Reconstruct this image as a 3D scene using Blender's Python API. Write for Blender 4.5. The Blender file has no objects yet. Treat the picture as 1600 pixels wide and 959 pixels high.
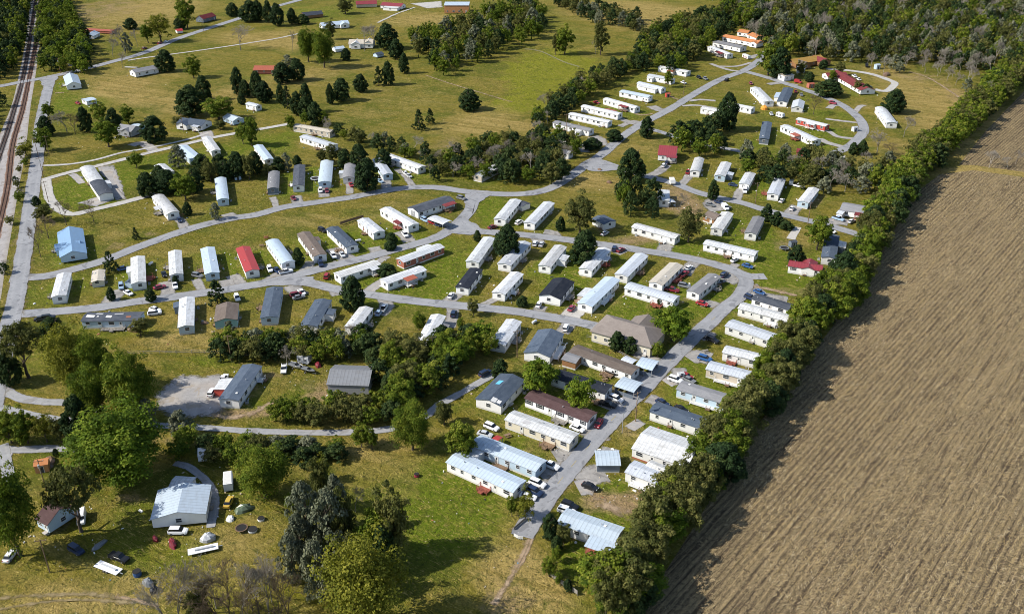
import bpy, math, random
import numpy as np
from mathutils import Vector, Matrix

S = bpy.context.scene
COL = S.collection
R = math.radians
rnd = random.Random(7)

# ---------------------------------------------------------------- camera, sky, sun, exposure
H, TH, F = 157.0, R(28.0), 1452.0          # camera height (m), pitch down, focal length in photo pixels (1600 wide)
CT, ST = math.cos(TH), math.sin(TH)
cam = bpy.data.cameras.new('camera')
cam.sensor_width = 36.0
cam.lens = 36.0 * F / 1600.0
cam.clip_end = 20000
cam.clip_start = 1
cam_o = bpy.data.objects.new('camera', cam)
COL.objects.link(cam_o)
cam_o.location = (0, 0, H)
cam_o.rotation_euler = (R(90) - TH, 0, 0)
S.camera = cam_o

SUN_EL, SUN_TRAVEL = R(41), (1.0, 0.17)   # sunlight travels towards +X, a touch towards the viewer
w = bpy.data.worlds.new('World')
S.world = w
w.use_nodes = True
nt = w.node_tree
sky = nt.nodes.new('ShaderNodeTexSky')
sky.sky_type = 'NISHITA'
sky.sun_disc = False
sky.sun_elevation = SUN_EL
sky.sun_rotation = math.atan2(-SUN_TRAVEL[0], -SUN_TRAVEL[1])
bg = nt.nodes['Background']
bg.inputs['Strength'].default_value = 0.128
nt.links.new(sky.outputs['Color'], bg.inputs['Color'])
sun = bpy.data.lights.new('sun', 'SUN')
sun.energy = 5.0
sun.angle = R(0.5)
sun.color = (1.0, 0.94, 0.84)
sun_o = bpy.data.objects.new('sun', sun)
COL.objects.link(sun_o)
d = Vector((SUN_TRAVEL[0], SUN_TRAVEL[1], -math.tan(SUN_EL) * math.hypot(*SUN_TRAVEL))).normalized()
sun_o.rotation_euler = d.to_track_quat('-Z', 'Y').to_euler()
sun_o.location = (-400, 300, 500)
S.view_settings.view_transform = 'Standard'
S.view_settings.look = 'None'
S.view_settings.exposure = 0.40
S.view_settings.gamma = 1.0
S.cycles.filter_width = 0.95
S.cycles.max_bounces = 4
S.cycles.diffuse_bounces = 3
S.cycles.transparent_max_bounces = 4

# ---------------------------------------------------------------- where a photo point stands on the ground
def at(px, py, z=0.0):
    u, v = (px - 800.0) / F, (py - 479.5) / F
    t = (H - z) / (ST + v * CT)
    return Vector((t * u, t * (CT - v * ST), z))
def scale_at(py, z=0.0):                    # photo pixels per metre
    v = (py - 479.5) / F
    return F * (ST + v * CT) / (H - z)
def height_at(p, py):                       # height of what stands at ground point p and reaches up to row py
    v = (py - 479.5) / F
    t = p.y / (CT - v * ST)
    return H - t * (ST + v * CT)
def project(p):
    dx, dy, dz = p[0], p[1], p[2] - H
    depth = dy * CT - dz * ST
    return 800 + F * dx / depth, 479.5 + F * (-dy * ST - dz * CT) / depth

# ---------------------------------------------------------------- mesh helpers
class MB:
    def __init__(s): s.v = []; s.f = []; s.m = []
    def add(s, vs, fs, mi=0):
        o = len(s.v); s.v += [tuple(p) for p in vs]
        s.f += [tuple(o + i for i in f) for f in fs]; s.m += [mi] * len(fs); return s
    def box(s, c, d, mi=0, taper=1.0):
        x, y, z = c; a, b, h = d[0] / 2, d[1] / 2, d[2] / 2
        vs = []
        for k, t in ((-h, 1.0), (h, taper)):
            vs += [(x - a * t, y - b * t, z + k), (x + a * t, y - b * t, z + k), (x + a * t, y + b * t, z + k), (x - a * t, y + b * t, z + k)]
        return s.add(vs, [(3, 2, 1, 0), (4, 5, 6, 7), (0, 1, 5, 4), (1, 2, 6, 5), (2, 3, 7, 6), (3, 0, 4, 7)], mi)
    def prism(s, prof, x0, x1, mi=0):       # profile in (y, z), counter-clockwise seen from +x
        n = len(prof)
        vs = [(x0, y, z) for y, z in prof] + [(x1, y, z) for y, z in prof]
        fs = [(i, (i + 1) % n, n + (i + 1) % n, n + i) for i in range(n)]
        fs += [tuple(range(n))[::-1], tuple(range(n, 2 * n))]
        return s.add(vs, fs, mi)
    def prism_y(s, prof, y0, y1, mi=0):     # profile in (x, z)
        n = len(prof)
        vs = [(x, y0, z) for x, z in prof] + [(x, y1, z) for x, z in prof]
        fs = [((i + 1) % n, i, n + i, n + (i + 1) % n) for i in range(n)]
        fs += [tuple(range(n)), tuple(range(n, 2 * n))[::-1]]
        return s.add(vs, fs, mi)
    def tube(s, p, q, r0, r1, n=6, mi=0):
        p, q = Vector(p), Vector(q); ax = (q - p)
        if ax.length < 1e-6: return s
        ax.normalize(); u = ax.orthogonal().normalized(); w_ = ax.cross(u)
        vs = []
        for c, r in ((p, r0), (q, r1)):
            for i in range(n):
                a = 2 * math.pi * i / n
                vs.append(c + (u * math.cos(a) + w_ * math.sin(a)) * r)
        fs = [(i, (i + 1) % n, n + (i + 1) % n, n + i) for i in range(n)] + [tuple(range(n))[::-1], tuple(range(n, 2 * n))]
        return s.add(vs, fs, mi)
    def mesh(s, name, mats):
        me = bpy.data.meshes.new(name)
        me.from_pydata(s.v, [], s.f)
        for m in (mats if isinstance(mats, (list, tuple)) else [mats]): me.materials.append(m)
        me.polygons.foreach_set('material_index', s.m)
        me.update(); return me
    def build(s, name, mats, parent=None, loc=(0, 0, 0), rz=0.0):
        return link(name, s.mesh(name, mats), parent, loc, rz)
def link(name, data, parent=None, loc=(0, 0, 0), rz=0.0):
    o = bpy.data.objects.new(name, data); COL.objects.link(o)
    o.location = loc; o.rotation_euler = (0, 0, rz)
    if parent is not None: o.parent = parent
    return o
def thing(name, label, cat, loc=(0, 0, 0), rz=0.0, group=None, data=None):
    o = link(name, data, None, loc, rz); o['label'] = label; o['category'] = cat
    if group: o['group'] = group
    return o
def structure(o, kind='structure'): o['kind'] = kind; return o
def fast_mesh(name, V, Q, mats, tint=None):  # numpy quads
    me = bpy.data.meshes.new(name)
    me.vertices.add(len(V)); me.vertices.foreach_set('co', np.asarray(V, dtype=np.float32).ravel())
    k = Q.shape[1]
    me.loops.add(Q.size); me.loops.foreach_set('vertex_index', np.asarray(Q, dtype=np.int32).ravel())
    me.polygons.add(len(Q)); me.polygons.foreach_set('loop_start', np.arange(0, Q.size, k, dtype=np.int32))
    if tint is not None:
        a = me.attributes.new('tint', 'FLOAT', 'FACE'); a.data.foreach_set('value', np.asarray(tint, dtype=np.float32))
    for m in (mats if isinstance(mats, (list, tuple)) else [mats]): me.materials.append(m)
    me.update(calc_edges=True); return me

# ---------------------------------------------------------------- materials
class N:                                     # small node-tree writer
    def __init__(s, name, rough=0.9, spec=0.2):
        s.m = bpy.data.materials.new(name); s.m.use_nodes = True; s.t = s.m.node_tree
        s.p = s.t.nodes['Principled BSDF']; s.p.inputs['Roughness'].default_value = rough
        s.p.inputs['Specular IOR Level'].default_value = spec
        s.co = s.t.nodes.new('ShaderNodeTexCoord')
    def n(s, typ, **kw):
        o = s.t.nodes.new(typ)
        for k, v in kw.items():
            if hasattr(o, k) and k not in o.inputs: setattr(o, k, v)
            else: o.inputs[k].default_value = v
        return o
    def l(s, a, b): s.t.links.new(a, b)
    def mapping(s, rot=0.0, sc=(1, 1, 1), src='Object'):
        mp = s.n('ShaderNodeMapping'); mp.inputs['Rotation'].default_value = (0, 0, rot); mp.inputs['Scale'].default_value = sc
        s.l(s.co.outputs[src], mp.inputs['Vector']); return mp.outputs['Vector']
    def rotmap(s, rot, sc):                  # turn first, then stretch
        a = s.mapping(rot); mp = s.n('ShaderNodeMapping'); mp.inputs['Scale'].default_value = sc
        s.l(a, mp.inputs['Vector']); return mp.outputs['Vector']
    def noise(s, vec, scale, detail=4, rough=0.55, dist=0.0):
        o = s.n('ShaderNodeTexNoise'); o.inputs['Scale'].default_value = scale; o.inputs['Detail'].default_value = detail
        o.inputs['Roughness'].default_value = rough; o.inputs['Distortion'].default_value = dist
        s.l(vec, o.inputs['Vector']); return o.outputs['Fac']
    def ramp(s, fac, stops):
        o = s.n('ShaderNodeValToRGB'); e = o.color_ramp.elements
        while len(e) < len(stops): e.new(0.5)
        for i, (p, c) in enumerate(stops):
            e[i].position = p; e[i].color = (c, c, c, 1) if isinstance(c, (int, float)) else (*c, 1)
        s.l(fac, o.inputs['Fac']); return o.outputs['Color']
    def mix(s, fac, a, b, mode='MIX'):
        o = s.n('ShaderNodeMix', data_type='RGBA', blend_type=mode)
        for val, sock in ((fac, o.inputs[0]), (a, o.inputs[6]), (b, o.inputs[7])):
            if isinstance(val, bpy.types.NodeSocket): s.l(val, sock)
            elif isinstance(val, (int, float)): sock.default_value = val
            else: sock.default_value = (*val, 1)
        return o.outputs[2]
    def math(s, op, a, b=0.0, clamp=False):
        o = s.n('ShaderNodeMath', operation=op); o.use_clamp = clamp
        for val, sock in ((a, o.inputs[0]), (b, o.inputs[1])):
            if isinstance(val, bpy.types.NodeSocket): s.l(val, sock)
            else: sock.default_value = val
        return o.outputs[0]
    def attr(s, name):
        o = s.n('ShaderNodeAttribute'); o.attribute_name = name; return o
    def bump(s, h, strength, dist=0.2):
        o = s.n('ShaderNodeBump'); o.inputs['Strength'].default_value = strength; o.inputs['Distance'].default_value = dist
        s.l(h, o.inputs['Height']); s.l(o.outputs['Normal'], s.p.inputs['Normal'])
    def out(s, col): s.l(col, s.p.inputs['Base Color']); return s.m

_mc = {}
def plain(name, col, rough=0.6, var=0.12, metal=0.0, nscale=1.5, spec=0.3):
    if name in _mc: return _mc[name]
    n = N(name, rough, spec); n.p.inputs['Metallic'].default_value = metal
    f = n.noise(n.co.outputs['Object'], nscale, 4)
    c = n.mix(n.ramp(f, [(0.3, 1 - var), (0.7, 1.0)]), (0, 0, 0), col, 'MIX')
    oi = n.n('ShaderNodeObjectInfo')
    v = n.math('ADD', n.math('MULTIPLY', oi.outputs['Random'], 0.16), 0.90)
    o = n.mix(1.0, c, v, 'MULTIPLY')
    _mc[name] = n.out(o); return _mc[name]
def metal_roof(name, col, dirt=(0.22, 0.2, 0.17), amount=0.35, pitch=1.1):
    if name in _mc: return _mc[name]
    n = N(name, 0.42, 0.4)
    vec = n.co.outputs['Object']
    big = n.noise(n.mapping(sc=(0.35, 1.2, 1)), 1.0, 5, 0.65)
    streak = n.noise(n.mapping(sc=(3.2, 0.25, 0.25)), 1.0, 3, 0.6)
    wv = n.n('ShaderNodeTexWave', wave_type='BANDS', bands_direction='X'); wv.inputs['Scale'].default_value = 0.314 / pitch * 1.0
    n.l(vec, wv.inputs['Vector'])
    seam = n.ramp(wv.outputs['Fac'], [(0.0, 0.0), (0.90, 0.0), (0.97, 1.0)])
    a = n.mix(n.math('MULTIPLY', n.ramp(big, [(0.46, 0.0), (0.72, 1.0)]), amount), col, dirt)
    a = n.mix(n.math('MULTIPLY', n.ramp(streak, [(0.5, 0.0), (0.75, 1.0)]), amount * 0.7), a, dirt)
    a = n.mix(n.math('MULTIPLY', seam, 0.5), a, [c * 0.55 for c in col])
    oi = n.n('ShaderNodeObjectInfo')
    a = n.mix(1.0, a, n.ramp(oi.outputs['Random'], [(0.0, (.98, .99, 1.0)), (0.3, (.93, .91, .86)), (0.55, (.86, .88, .9)), (0.8, (1, 1, 1)), (1.0, (.80, .79, .77))]), 'MULTIPLY')
    n.bump(wv.outputs['Fac'], 0.25, 0.05)
    _mc[name] = n.out(a); return _mc[name]
def shingle(name, col, light):
    if name in _mc: return _mc[name]
    n = N(name, 0.92, 0.1)
    big = n.noise(n.mapping(sc=(0.4, 0.8, 1)), 1.0, 5, 0.7)
    fine = n.noise(n.mapping(sc=(1.0, 4.0, 4.0)), 2.2, 3, 0.7)
    a = n.mix(n.ramp(big, [(0.4, 0.0), (0.75, 0.8)]), col, light)
    a = n.mix(n.ramp(fine, [(0.35, 0.35), (0.65, 0.0)]), a, [c * 0.5 for c in col])
    oi = n.n('ShaderNodeObjectInfo')
    a = n.mix(1.0, a, n.math('ADD', n.math('MULTIPLY', oi.outputs['Random'], 0.3), 0.85), 'MULTIPLY')
    n.bump(fine, 0.3, 0.05)
    _mc[name] = n.out(a); return _mc[name]
def siding(name, col):
    if name in _mc: return _mc[name]
    n = N(name, 0.6, 0.3)
    wv = n.n('ShaderNodeTexWave', wave_type='BANDS', bands_direction='Z'); wv.inputs['Scale'].default_value = 1.4
    n.l(n.co.outputs['Object'], wv.inputs['Vector'])
    f = n.noise(n.mapping(sc=(1.5, 1.5, 0.3)), 1.0, 4, 0.6)
    a = n.mix(n.ramp(f, [(0.5, 0.0), (0.85, 0.25)]), col, [c * 0.6 for c in (col[0], col[1] * 0.97, col[2] * 0.9)])
    a = n.mix(n.ramp(wv.outputs['Fac'], [(0.0, 0.15), (0.22, 0.0)]), a, [c * 0.6 for c in col])
    oi = n.n('ShaderNodeObjectInfo')
    a = n.mix(1.0, a, n.math('ADD', n.math('MULTIPLY', oi.outputs['Random'], 0.12), 0.92), 'MULTIPLY')
    n.bump(wv.outputs['Fac'], 0.2, 0.03)
    _mc[name] = n.out(a); return _mc[name]

ROOF = dict(white=lambda: metal_roof('roof_white_metal', (0.61, 0.63, 0.655), amount=0.62),
            ltblue=lambda: metal_roof('roof_pale_blue_metal', (0.46, 0.55, 0.65), amount=0.25),
            blue=lambda: metal_roof('roof_blue_metal', (0.22, 0.36, 0.55), (0.2, 0.25, 0.3), 0.3),
            silver=lambda: metal_roof('roof_silver_metal', (0.50, 0.54, 0.60), amount=0.4),
            gray=lambda: shingle('roof_gray_shingle', (0.19, 0.195, 0.21), (0.29, 0.29, 0.30)),
            dark=lambda: shingle('roof_dark_shingle', (0.055, 0.065, 0.085), (0.12, 0.13, 0.15)),
            navy=lambda: shingle('roof_black_shingle', (0.018, 0.023, 0.035), (0.045, 0.05, 0.06)),
            slate=lambda: shingle('roof_slate_shingle', (0.068, 0.092, 0.13), (0.125, 0.155, 0.20)),
            brown=lambda: shingle('roof_brown_shingle', (0.075, 0.045, 0.045), (0.12, 0.08, 0.08)),
            taupe=lambda: shingle('roof_taupe_shingle', (0.185, 0.16, 0.145), (0.25, 0.22, 0.20)),
            umber=lambda: shingle('roof_umber_shingle', (0.13, 0.105, 0.09), (0.2, 0.17, 0.15)),
            red=lambda: metal_roof('roof_red_metal', (0.40, 0.045, 0.04), (0.3, 0.06, 0.05), 0.3),
            maroon=lambda: shingle('roof_maroon_shingle', (0.16, 0.035, 0.04), (0.24, 0.07, 0.07)),
            rust=lambda: metal_roof('roof_rust_metal', (0.36, 0.10, 0.055), (0.2, 0.06, 0.04), 0.4),
            orange=lambda: shingle('roof_orange_tile', (0.42, 0.17, 0.07), (0.50, 0.25, 0.12)),
            gold=lambda: shingle('roof_ochre_shingle', (0.34, 0.2, 0.05), (0.42, 0.28, 0.1)),
            zinc=lambda: metal_roof('roof_zinc_metal', (0.20, 0.21, 0.225), (0.12, 0.11, 0.10), 0.4),
            crimson=lambda: metal_roof('roof_crimson_metal', (0.24, 0.04, 0.05), (0.2, 0.06, 0.06), 0.3),
            tan=lambda: metal_roof('roof_tan_metal', (0.52, 0.47, 0.39), amount=0.4))
WALL = dict(white=(0.80, 0.80, 0.79), cream=(0.64, 0.59, 0.47), tan=(0.50, 0.44, 0.36), ltgray=(0.68, 0.68, 0.66),
            gray=(0.30, 0.31, 0.33), ltblue=(0.46, 0.58, 0.68), teal=(0.24, 0.44, 0.46), brick=(0.36, 0.13, 0.09), red=(0.45, 0.07, 0.05),
            orange=(0.52, 0.25, 0.11), slate=(0.14, 0.17, 0.21), wood=(0.25, 0.13, 0.06))
def wallmat(k): return siding('siding_' + k, WALL[k])

GLASS = N('window_glass', 0.12, 0.6)
GLASS.out(GLASS.mix(GLASS.ramp(GLASS.noise(GLASS.co.outputs['Object'], 2.0, 2), [(0.4, 0.0), (0.6, 1.0)]), (0.012, 0.015, 0.02), (0.05, 0.06, 0.075)))
GLASS = GLASS.m
TRIM = plain('white_trim', (0.72, 0.72, 0.70), 0.5)
DARKTRIM = plain('dark_shutter', (0.05, 0.055, 0.07), 0.6)
WOOD = plain('weathered_wood', (0.24, 0.16, 0.10), 0.85, 0.4, nscale=3)
REDWOOD = plain('red_stained_wood', (0.30, 0.09, 0.06), 0.8, 0.3, nscale=3)
GREYWOOD = plain('grey_wood', (0.30, 0.28, 0.25), 0.9, 0.4, nscale=3)
CONC = plain('concrete', (0.45, 0.43, 0.40), 0.9, 0.25)
BLACK = plain('black_rubber', (0.02, 0.02, 0.02), 0.8)
STEEL = plain('galvanised_steel', (0.42, 0.44, 0.46), 0.45, 0.2, 0.3)
SKIRT = plain('skirting_panel', (0.64, 0.63, 0.60), 0.7, 0.25)
# ================================================================ GROUND
# patches of the ground's own cover: (px, py, rx, ry, kind, amount)
PATCH = [
 # lush mown lawns
 (130,300,55,30,'g',1),(100,300,30,25,'g',.8),(230,262,60,22,'g',.7),(90,455,50,25,'g',.6),(190,440,60,30,'g',.45),(620,450,90,30,'g',1.1),(690,430,60,35,'g',1),(770,325,35,22,'g',1.1),
 (580,380,80,25,'g',.6),(660,385,60,20,'g',.7),(900,430,70,40,'g',.55),(960,470,80,25,'g',1),(1060,470,80,25,'g',1.1),(1130,450,40,22,'g',1),(1110,390,90,14,'g',1),(1210,420,50,35,'g',1.1),(1230,445,35,16,'g',1),
 (1180,370,40,30,'g',.8),(870,660,80,35,'g',.7),(850,690,60,20,'g',.7),(1110,600,60,40,'g',.7),(1080,680,60,20,'g',.6),(960,765,50,20,'g',.9),(905,880,45,35,'g',1.1),(960,830,40,60,'g',.6),(1000,490,50,30,'g',.9),(1050,560,40,25,'g',.9),(930,530,40,20,'g',.6),
 (700,760,130,45,'g',.75),(690,830,110,45,'g',.7),(720,800,60,60,'g',.4),(600,610,50,25,'g',.6),(470,620,60,20,'g',.4),(330,565,60,12,'g',.6),(260,520,60,16,'g',.3),
 (850,120,70,45,'y',1.0),(900,95,60,22,'y',.5),(800,165,40,14,'y',.9),(840,40,70,30,'g',.35),(420,225,45,16,'g',1),(370,240,50,16,'g',.7),(140,150,70,16,'g',.6),(120,165,50,14,'g',.7),(95,133,14,8,'g',.8),
 (500,20,90,14,'g',.5),(420,120,30,10,'g',.6),(650,270,70,18,'g',.5),(1180,240,60,20,'g',.5),(1150,170,50,14,'g',.5),(1080,190,40,14,'g',.4),(1290,215,50,18,'g',.7),(1300,180,40,10,'g',.6),(1180,285,60,20,'g',.5),(1270,305,35,18,'g',.5),(1240,160,40,14,'g',.5),
 (80,720,60,30,'g',.4),(330,700,60,40,'g',.4),(180,800,60,50,'g',.3),(250,860,120,40,'g',.35),(480,500,60,20,'g',.2),(80,560,60,30,'g',.4),(380,450,60,14,'g',.3),(1040,120,60,20,'g',.4),(970,180,30,10,'g',.4),
 # dry, tan grass
 (205,120,80,18,'d',.8),(180,140,60,15,'d',.8),(260,155,90,15,'d',.9),(300,175,60,10,'d',.7),(380,140,40,14,'d',.8),(430,60,60,14,'d',.9),(480,70,60,12,'d',.6),(210,25,90,25,'d',.9),(160,15,60,20,'b',.6),(260,8,60,12,'d',.8),(360,60,50,10,'d',.6),
 (470,120,60,16,'d',.8),(560,105,60,10,'d',.5),(640,30,70,12,'d',.8),(700,30,50,10,'d',.5),(620,150,120,30,'d',.35),(770,185,60,20,'d',.8),(730,200,60,14,'d',.7),(700,225,60,15,'b',.4),(560,180,60,12,'d',.3),(760,240,50,10,'d',.5),
 (940,15,90,20,'d',.8),(1030,20,80,16,'d',1),(1000,45,60,12,'d',.5),(880,60,50,15,'d',.3),(830,200,30,10,'d',.6),
 (1440,150,60,35,'d',.95),(1450,195,50,25,'d',.8),(1400,230,40,20,'d',.7),(1500,150,30,20,'b',.5),(1380,110,50,12,'d',.6),(1430,120,60,10,'b',.5),(1560,270,80,10,'d',1.5),(1500,272,40,10,'d',1.2),(1560,190,50,60,'d',1.2),(1530,240,50,24,'d',1.2),(1350,165,20,8,'d',.5),
 (1000,230,60,16,'d',.6),(910,285,60,14,'d',.8),(960,290,40,14,'d',.5),(1060,305,30,20,'b',.9),(1075,325,30,18,'b',.8),(1085,340,20,16,'d',.5),(990,375,40,8,'b',.8),(950,425,25,10,'d',.7),(925,275,20,8,'d',.7),
 (250,345,40,14,'d',.4),(170,370,30,12,'d',.5),(180,385,14,8,'b',.7),(235,365,14,6,'b',.7),(320,300,60,20,'d',.3),(500,345,120,10,'d',.6),(400,385,100,8,'d',.5),(620,320,60,10,'d',.5),(600,305,60,5,'d',.6),(260,395,60,8,'d',.3),
 (270,530,80,14,'d',.6),(220,545,60,10,'d',.5),(330,545,60,8,'d',.5),(640,510,50,16,'d',.5),(430,500,20,12,'d',.5),(500,600,60,16,'b',.4),(400,610,60,14,'d',.5),(425,585,24,8,'b',.8),(375,645,60,5,'b',.9),(500,620,22,14,'b',.6),(680,590,10,5,'b',.4),
 (600,700,70,40,'d',.55),(620,760,50,30,'d',.5),(560,700,40,12,'d',.5),(800,870,60,60,'d',.7),(840,930,60,50,'d',1.0),(790,940,50,30,'b',.7),(770,900,40,30,'d',.4),(815,880,8,40,'b',.7),(720,690,30,20,'d',.35),(720,660,30,10,'d',.5),
 (150,930,150,30,'d',.8),(60,950,100,14,'d',.6),(230,905,40,12,'d',.4),(380,860,60,50,'d',.7),(420,845,25,12,'b',.6),(300,830,60,12,'d',.35),(120,880,70,16,'d',.3),(205,775,30,12,'b',.6),(150,790,25,16,'b',.3),(40,880,40,16,'d',.4),(400,720,30,8,'b',.4),
 (960,785,60,14,'b',1.1),(930,770,20,8,'b',.8),(1000,795,30,10,'b',.9),(1000,760,12,7,'b',.8),(1240,455,40,6,'b',.7),(890,570,15,10,'d',.3),(1010,720,30,8,'d',.3),(990,680,30,20,'d',.6),(975,665,25,18,'b',.5),(1050,560,16,8,'d',.5),(1075,545,20,14,'d',.6),
 (960,612,20,10,'b',.7),(905,715,14,20,'b',.6),(1290,315,24,12,'b',.3),(1250,370,35,20,'d',.6),(1225,385,20,14,'b',.6),(1320,380,14,16,'b',.4),(1300,250,60,10,'d',.5),(20,270,12,40,'d',.5),(20,380,12,80,'b',.6),(60,410,40,14,'d',.3),(40,640,60,8,'b',.5),(110,645,50,8,'d',.7),(45,655,60,5,'b',.5),
 (130,690,60,10,'b',.4),(200,680,60,10,'b',.5),(300,690,60,10,'b',.5),(520,590,12,16,'b',.5),(430,650,90,10,'b',.3),
]
def axis(lo, hi, step, far):
    core = np.arange(lo, hi + step, step)
    return np.concatenate([-np.array(far[::-1]) + lo, core, np.array(far) + hi])
gx = axis(-640, 640, 3.5, [12, 40, 120, 300, 800, 2000, 5000, 9000])
gy = axis(60, 1080, 3.5, [12, 40, 120, 300, 800, 2000, 5000, 9000])
GX, GY = np.meshgrid(gx, gy)
gV = np.stack([GX.ravel(), GY.ravel(), np.zeros(GX.size)], 1)
nx, ny = len(gx), len(gy)
ii = (np.arange(ny - 1)[:, None] * nx + np.arange(nx - 1)[None, :]).ravel()
gQ = np.stack([ii, ii + 1, ii + nx + 1, ii + nx], 1)
masks = {k: np.zeros(GX.size) for k in 'gydb'}
def blob(px, py, rx, ry, kind, amt):
    c = at(px, py); a = rx / scale_at(py); b = abs(at(px, py - ry).y - at(px, py + ry).y) / 2
    q = ((gV[:, 0] - c.x) / a) ** 2 + ((gV[:, 1] - c.y) / b) ** 2
    masks[kind] += amt * np.exp(-q ** 1.5 * 0.9)
for p in PATCH: blob(*p)

G = N('meadow_grass', 0.95, 0.05)
P = G.co.outputs['Object']
n_big = G.noise(P, 0.013, 5, 0.6, 0.4)
n_mid = G.noise(P, 0.075, 5, 0.62, 0.6)
n_fine = G.noise(P, 0.42, 5, 0.7, 0.5)
n_tuft = G.noise(P, 1.5, 3, 0.7)
n_mow = G.noise(G.rotmap(R(24), (0.02, 0.34, 1)), 1.0, 4, 0.6, 0.5)      # mowing swaths
n_mow2 = G.noise(G.rotmap(R(-52), (0.03, 0.30, 1)), 1.0, 3, 0.6, 1.2)
def gm(k, lo, hi):
    a = G.attr('cover_' + k).outputs['Fac']
    x = G.math('ADD', a, G.math('MULTIPLY', G.math('SUBTRACT', n_mid, 0.5), 1.5))
    x = G.math('ADD', x, G.math('MULTIPLY', G.math('SUBTRACT', n_fine, 0.5), 0.9))
    return G.ramp(x, [(lo, 0.0), (hi, 1.0)])
base = G.mix(G.ramp(n_big, [(0.35, 0.0), (0.65, 1.0)]), (0.106, 0.108, 0.010), (0.178, 0.144, 0.024))
base = G.mix(G.ramp(n_mow, [(0.38, 0.0), (0.68, 0.75)]), base, (0.21, 0.172, 0.055))
base = G.mix(G.ramp(n_mow2, [(0.50, 0.0), (0.72, 0.5)]), base, (0.085, 0.094, 0.020))
n_pat = G.noise(P, 0.032, 6, 0.68, 0.8)
base = G.mix(G.ramp(n_pat, [(0.49, 0.0), (0.58, 0.8)]), base, (0.080, 0.098, 0.014))
base = G.mix(G.ramp(n_pat, [(0.34, 0.55), (0.43, 0.0)]), base, (0.25, 0.185, 0.055))
base = G.mix(gm('g', 0.10, 0.75), base, G.mix(G.ramp(n_fine, [(0.35, 0.0), (0.7, 1.0)]), (0.076, 0.120, 0.008), (0.142, 0.162, 0.018)))
base = G.mix(gm('y', 0.38, 0.72), base, G.mix(n_mid, (0.115, 0.145, 0.010), (0.205, 0.195, 0.022)))
base = G.mix(gm('d', 0.20, 1.0), base, G.mix(G.ramp(n_mow, [(0.35, 0.0), (0.65, 1.0)]), (0.22, 0.163, 0.052), (0.345, 0.26, 0.105)))
base = G.mix(gm('b', 0.28, 0.85), base, G.mix(n_fine, (0.20, 0.135, 0.075), (0.33, 0.245, 0.155)))
base = G.mix(G.ramp(n_tuft, [(0.30, 0.42), (0.50, 0.0)]), base, (0.045, 0.050, 0.012))
base = G.mix(G.ramp(n_fine, [(0.56, 0.0), (0.72, 0.6)]), base, (0.235, 0.19, 0.062))
n_sp = G.noise(P, 0.75, 3, 0.75, 2.0)
base = G.mix(G.ramp(n_sp, [(0.33, 0.85), (0.46, 0.0)]), base, (0.042, 0.048, 0.010))
n_st = G.noise(G.rotmap(R(35), (0.25, 1.1, 1)), 1.0, 3, 0.7, 2.0)
base = G.mix(G.ramp(n_st, [(0.57, 0.0), (0.65, 0.85)]), base, (0.31, 0.245, 0.085))
base = G.mix(G.ramp(n_st, [(0.33, 0.85), (0.41, 0.0)]), base, (0.050, 0.052, 0.014))
base = G.mix(G.ramp(G.noise(P, 0.17, 4, 0.7, 1.5), [(0.36, 0.6), (0.46, 0.0)]), base, (0.060, 0.072, 0.014))
base = G.mix(G.ramp(G.noise(P, 0.9, 2, 0.5, 1.5), [(0.70, 0.0), (0.76, 0.5)]), base, (0.34, 0.29, 0.19))
G.bump(G.math('ADD', n_fine, G.math('MULTIPLY', n_sp, 0.7)), 1.0, 1.2)
GROUND = G.out(G.mix(1.0, base, (1.20, 1.18, 1.05), 'MULTIPLY'))
gme = fast_mesh('ground', gV, gQ, GROUND)
for k, m in masks.items():
    a = gme.attributes.new('cover_' + k, 'FLOAT', 'POINT'); a.data.foreach_set('value', m.astype(np.float32))
structure(link('ground', gme))

# ---------------------------------------------------------------- harvested field
ROW = Vector((0.834, 1.0)).normalized()
ROWA = math.atan2(ROW.y, ROW.x)
Fm = N('harvested_field', 0.95, 0.05)
def fmap(sx, sy): return Fm.rotmap(-ROWA, (sx, sy, 1))   # local x runs along the rows
fP = Fm.co.outputs['Object']
rowsn = Fm.noise(fmap(0.035, 0.62), 1.0, 5, 0.68, 0.35)
rowsf = Fm.noise(fmap(0.16, 1.7), 1.0, 4, 0.7, 0.8)
blotch = Fm.noise(fmap(0.010, 0.055), 1.0, 6, 0.65, 0.6)
straw = Fm.noise(fP, 1.3, 4, 0.75, 1.2)
crumb = Fm.noise(fP, 0.35, 5, 0.7, 0.6)
fc = Fm.mix(Fm.ramp(blotch, [(0.35, 0.0), (0.65, 1.0)]), (0.195, 0.150, 0.084), (0.29, 0.224, 0.125))
fc = Fm.mix(Fm.ramp(crumb, [(0.40, 0.0), (0.72, 0.6)]), fc, (0.27, 0.205, 0.110))
fc = Fm.mix(Fm.ramp(rowsn, [(0.37, 0.95), (0.48, 0.0)]), fc, (0.085, 0.063, 0.040))
fc = Fm.mix(Fm.ramp(rowsn, [(0.54, 0.0), (0.70, 0.8)]), fc, (0.40, 0.295, 0.135))
fc = Fm.mix(Fm.ramp(rowsf, [(0.36, 0.6), (0.47, 0.0)]), fc, (0.062, 0.046, 0.032))
wv = Fm.n('ShaderNodeTexWave', wave_type='BANDS', bands_direction='Y'); wv.inputs['Scale'].default_value = 0.314 / 1.45; wv.inputs['Distortion'].default_value = 1.3
wv.inputs['Detail'].default_value = 3; wv.inputs['Detail Scale'].default_value = 0.25; wv.inputs['Detail Roughness'].default_value = 0.65
Fm.l(Fm.rotmap(-ROWA, (1, 1, 1)), wv.inputs['Vector']); rowp = wv.outputs['Fac']
gate = Fm.noise(fmap(0.06, 0.55), 1.0, 4, 0.65)
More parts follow.
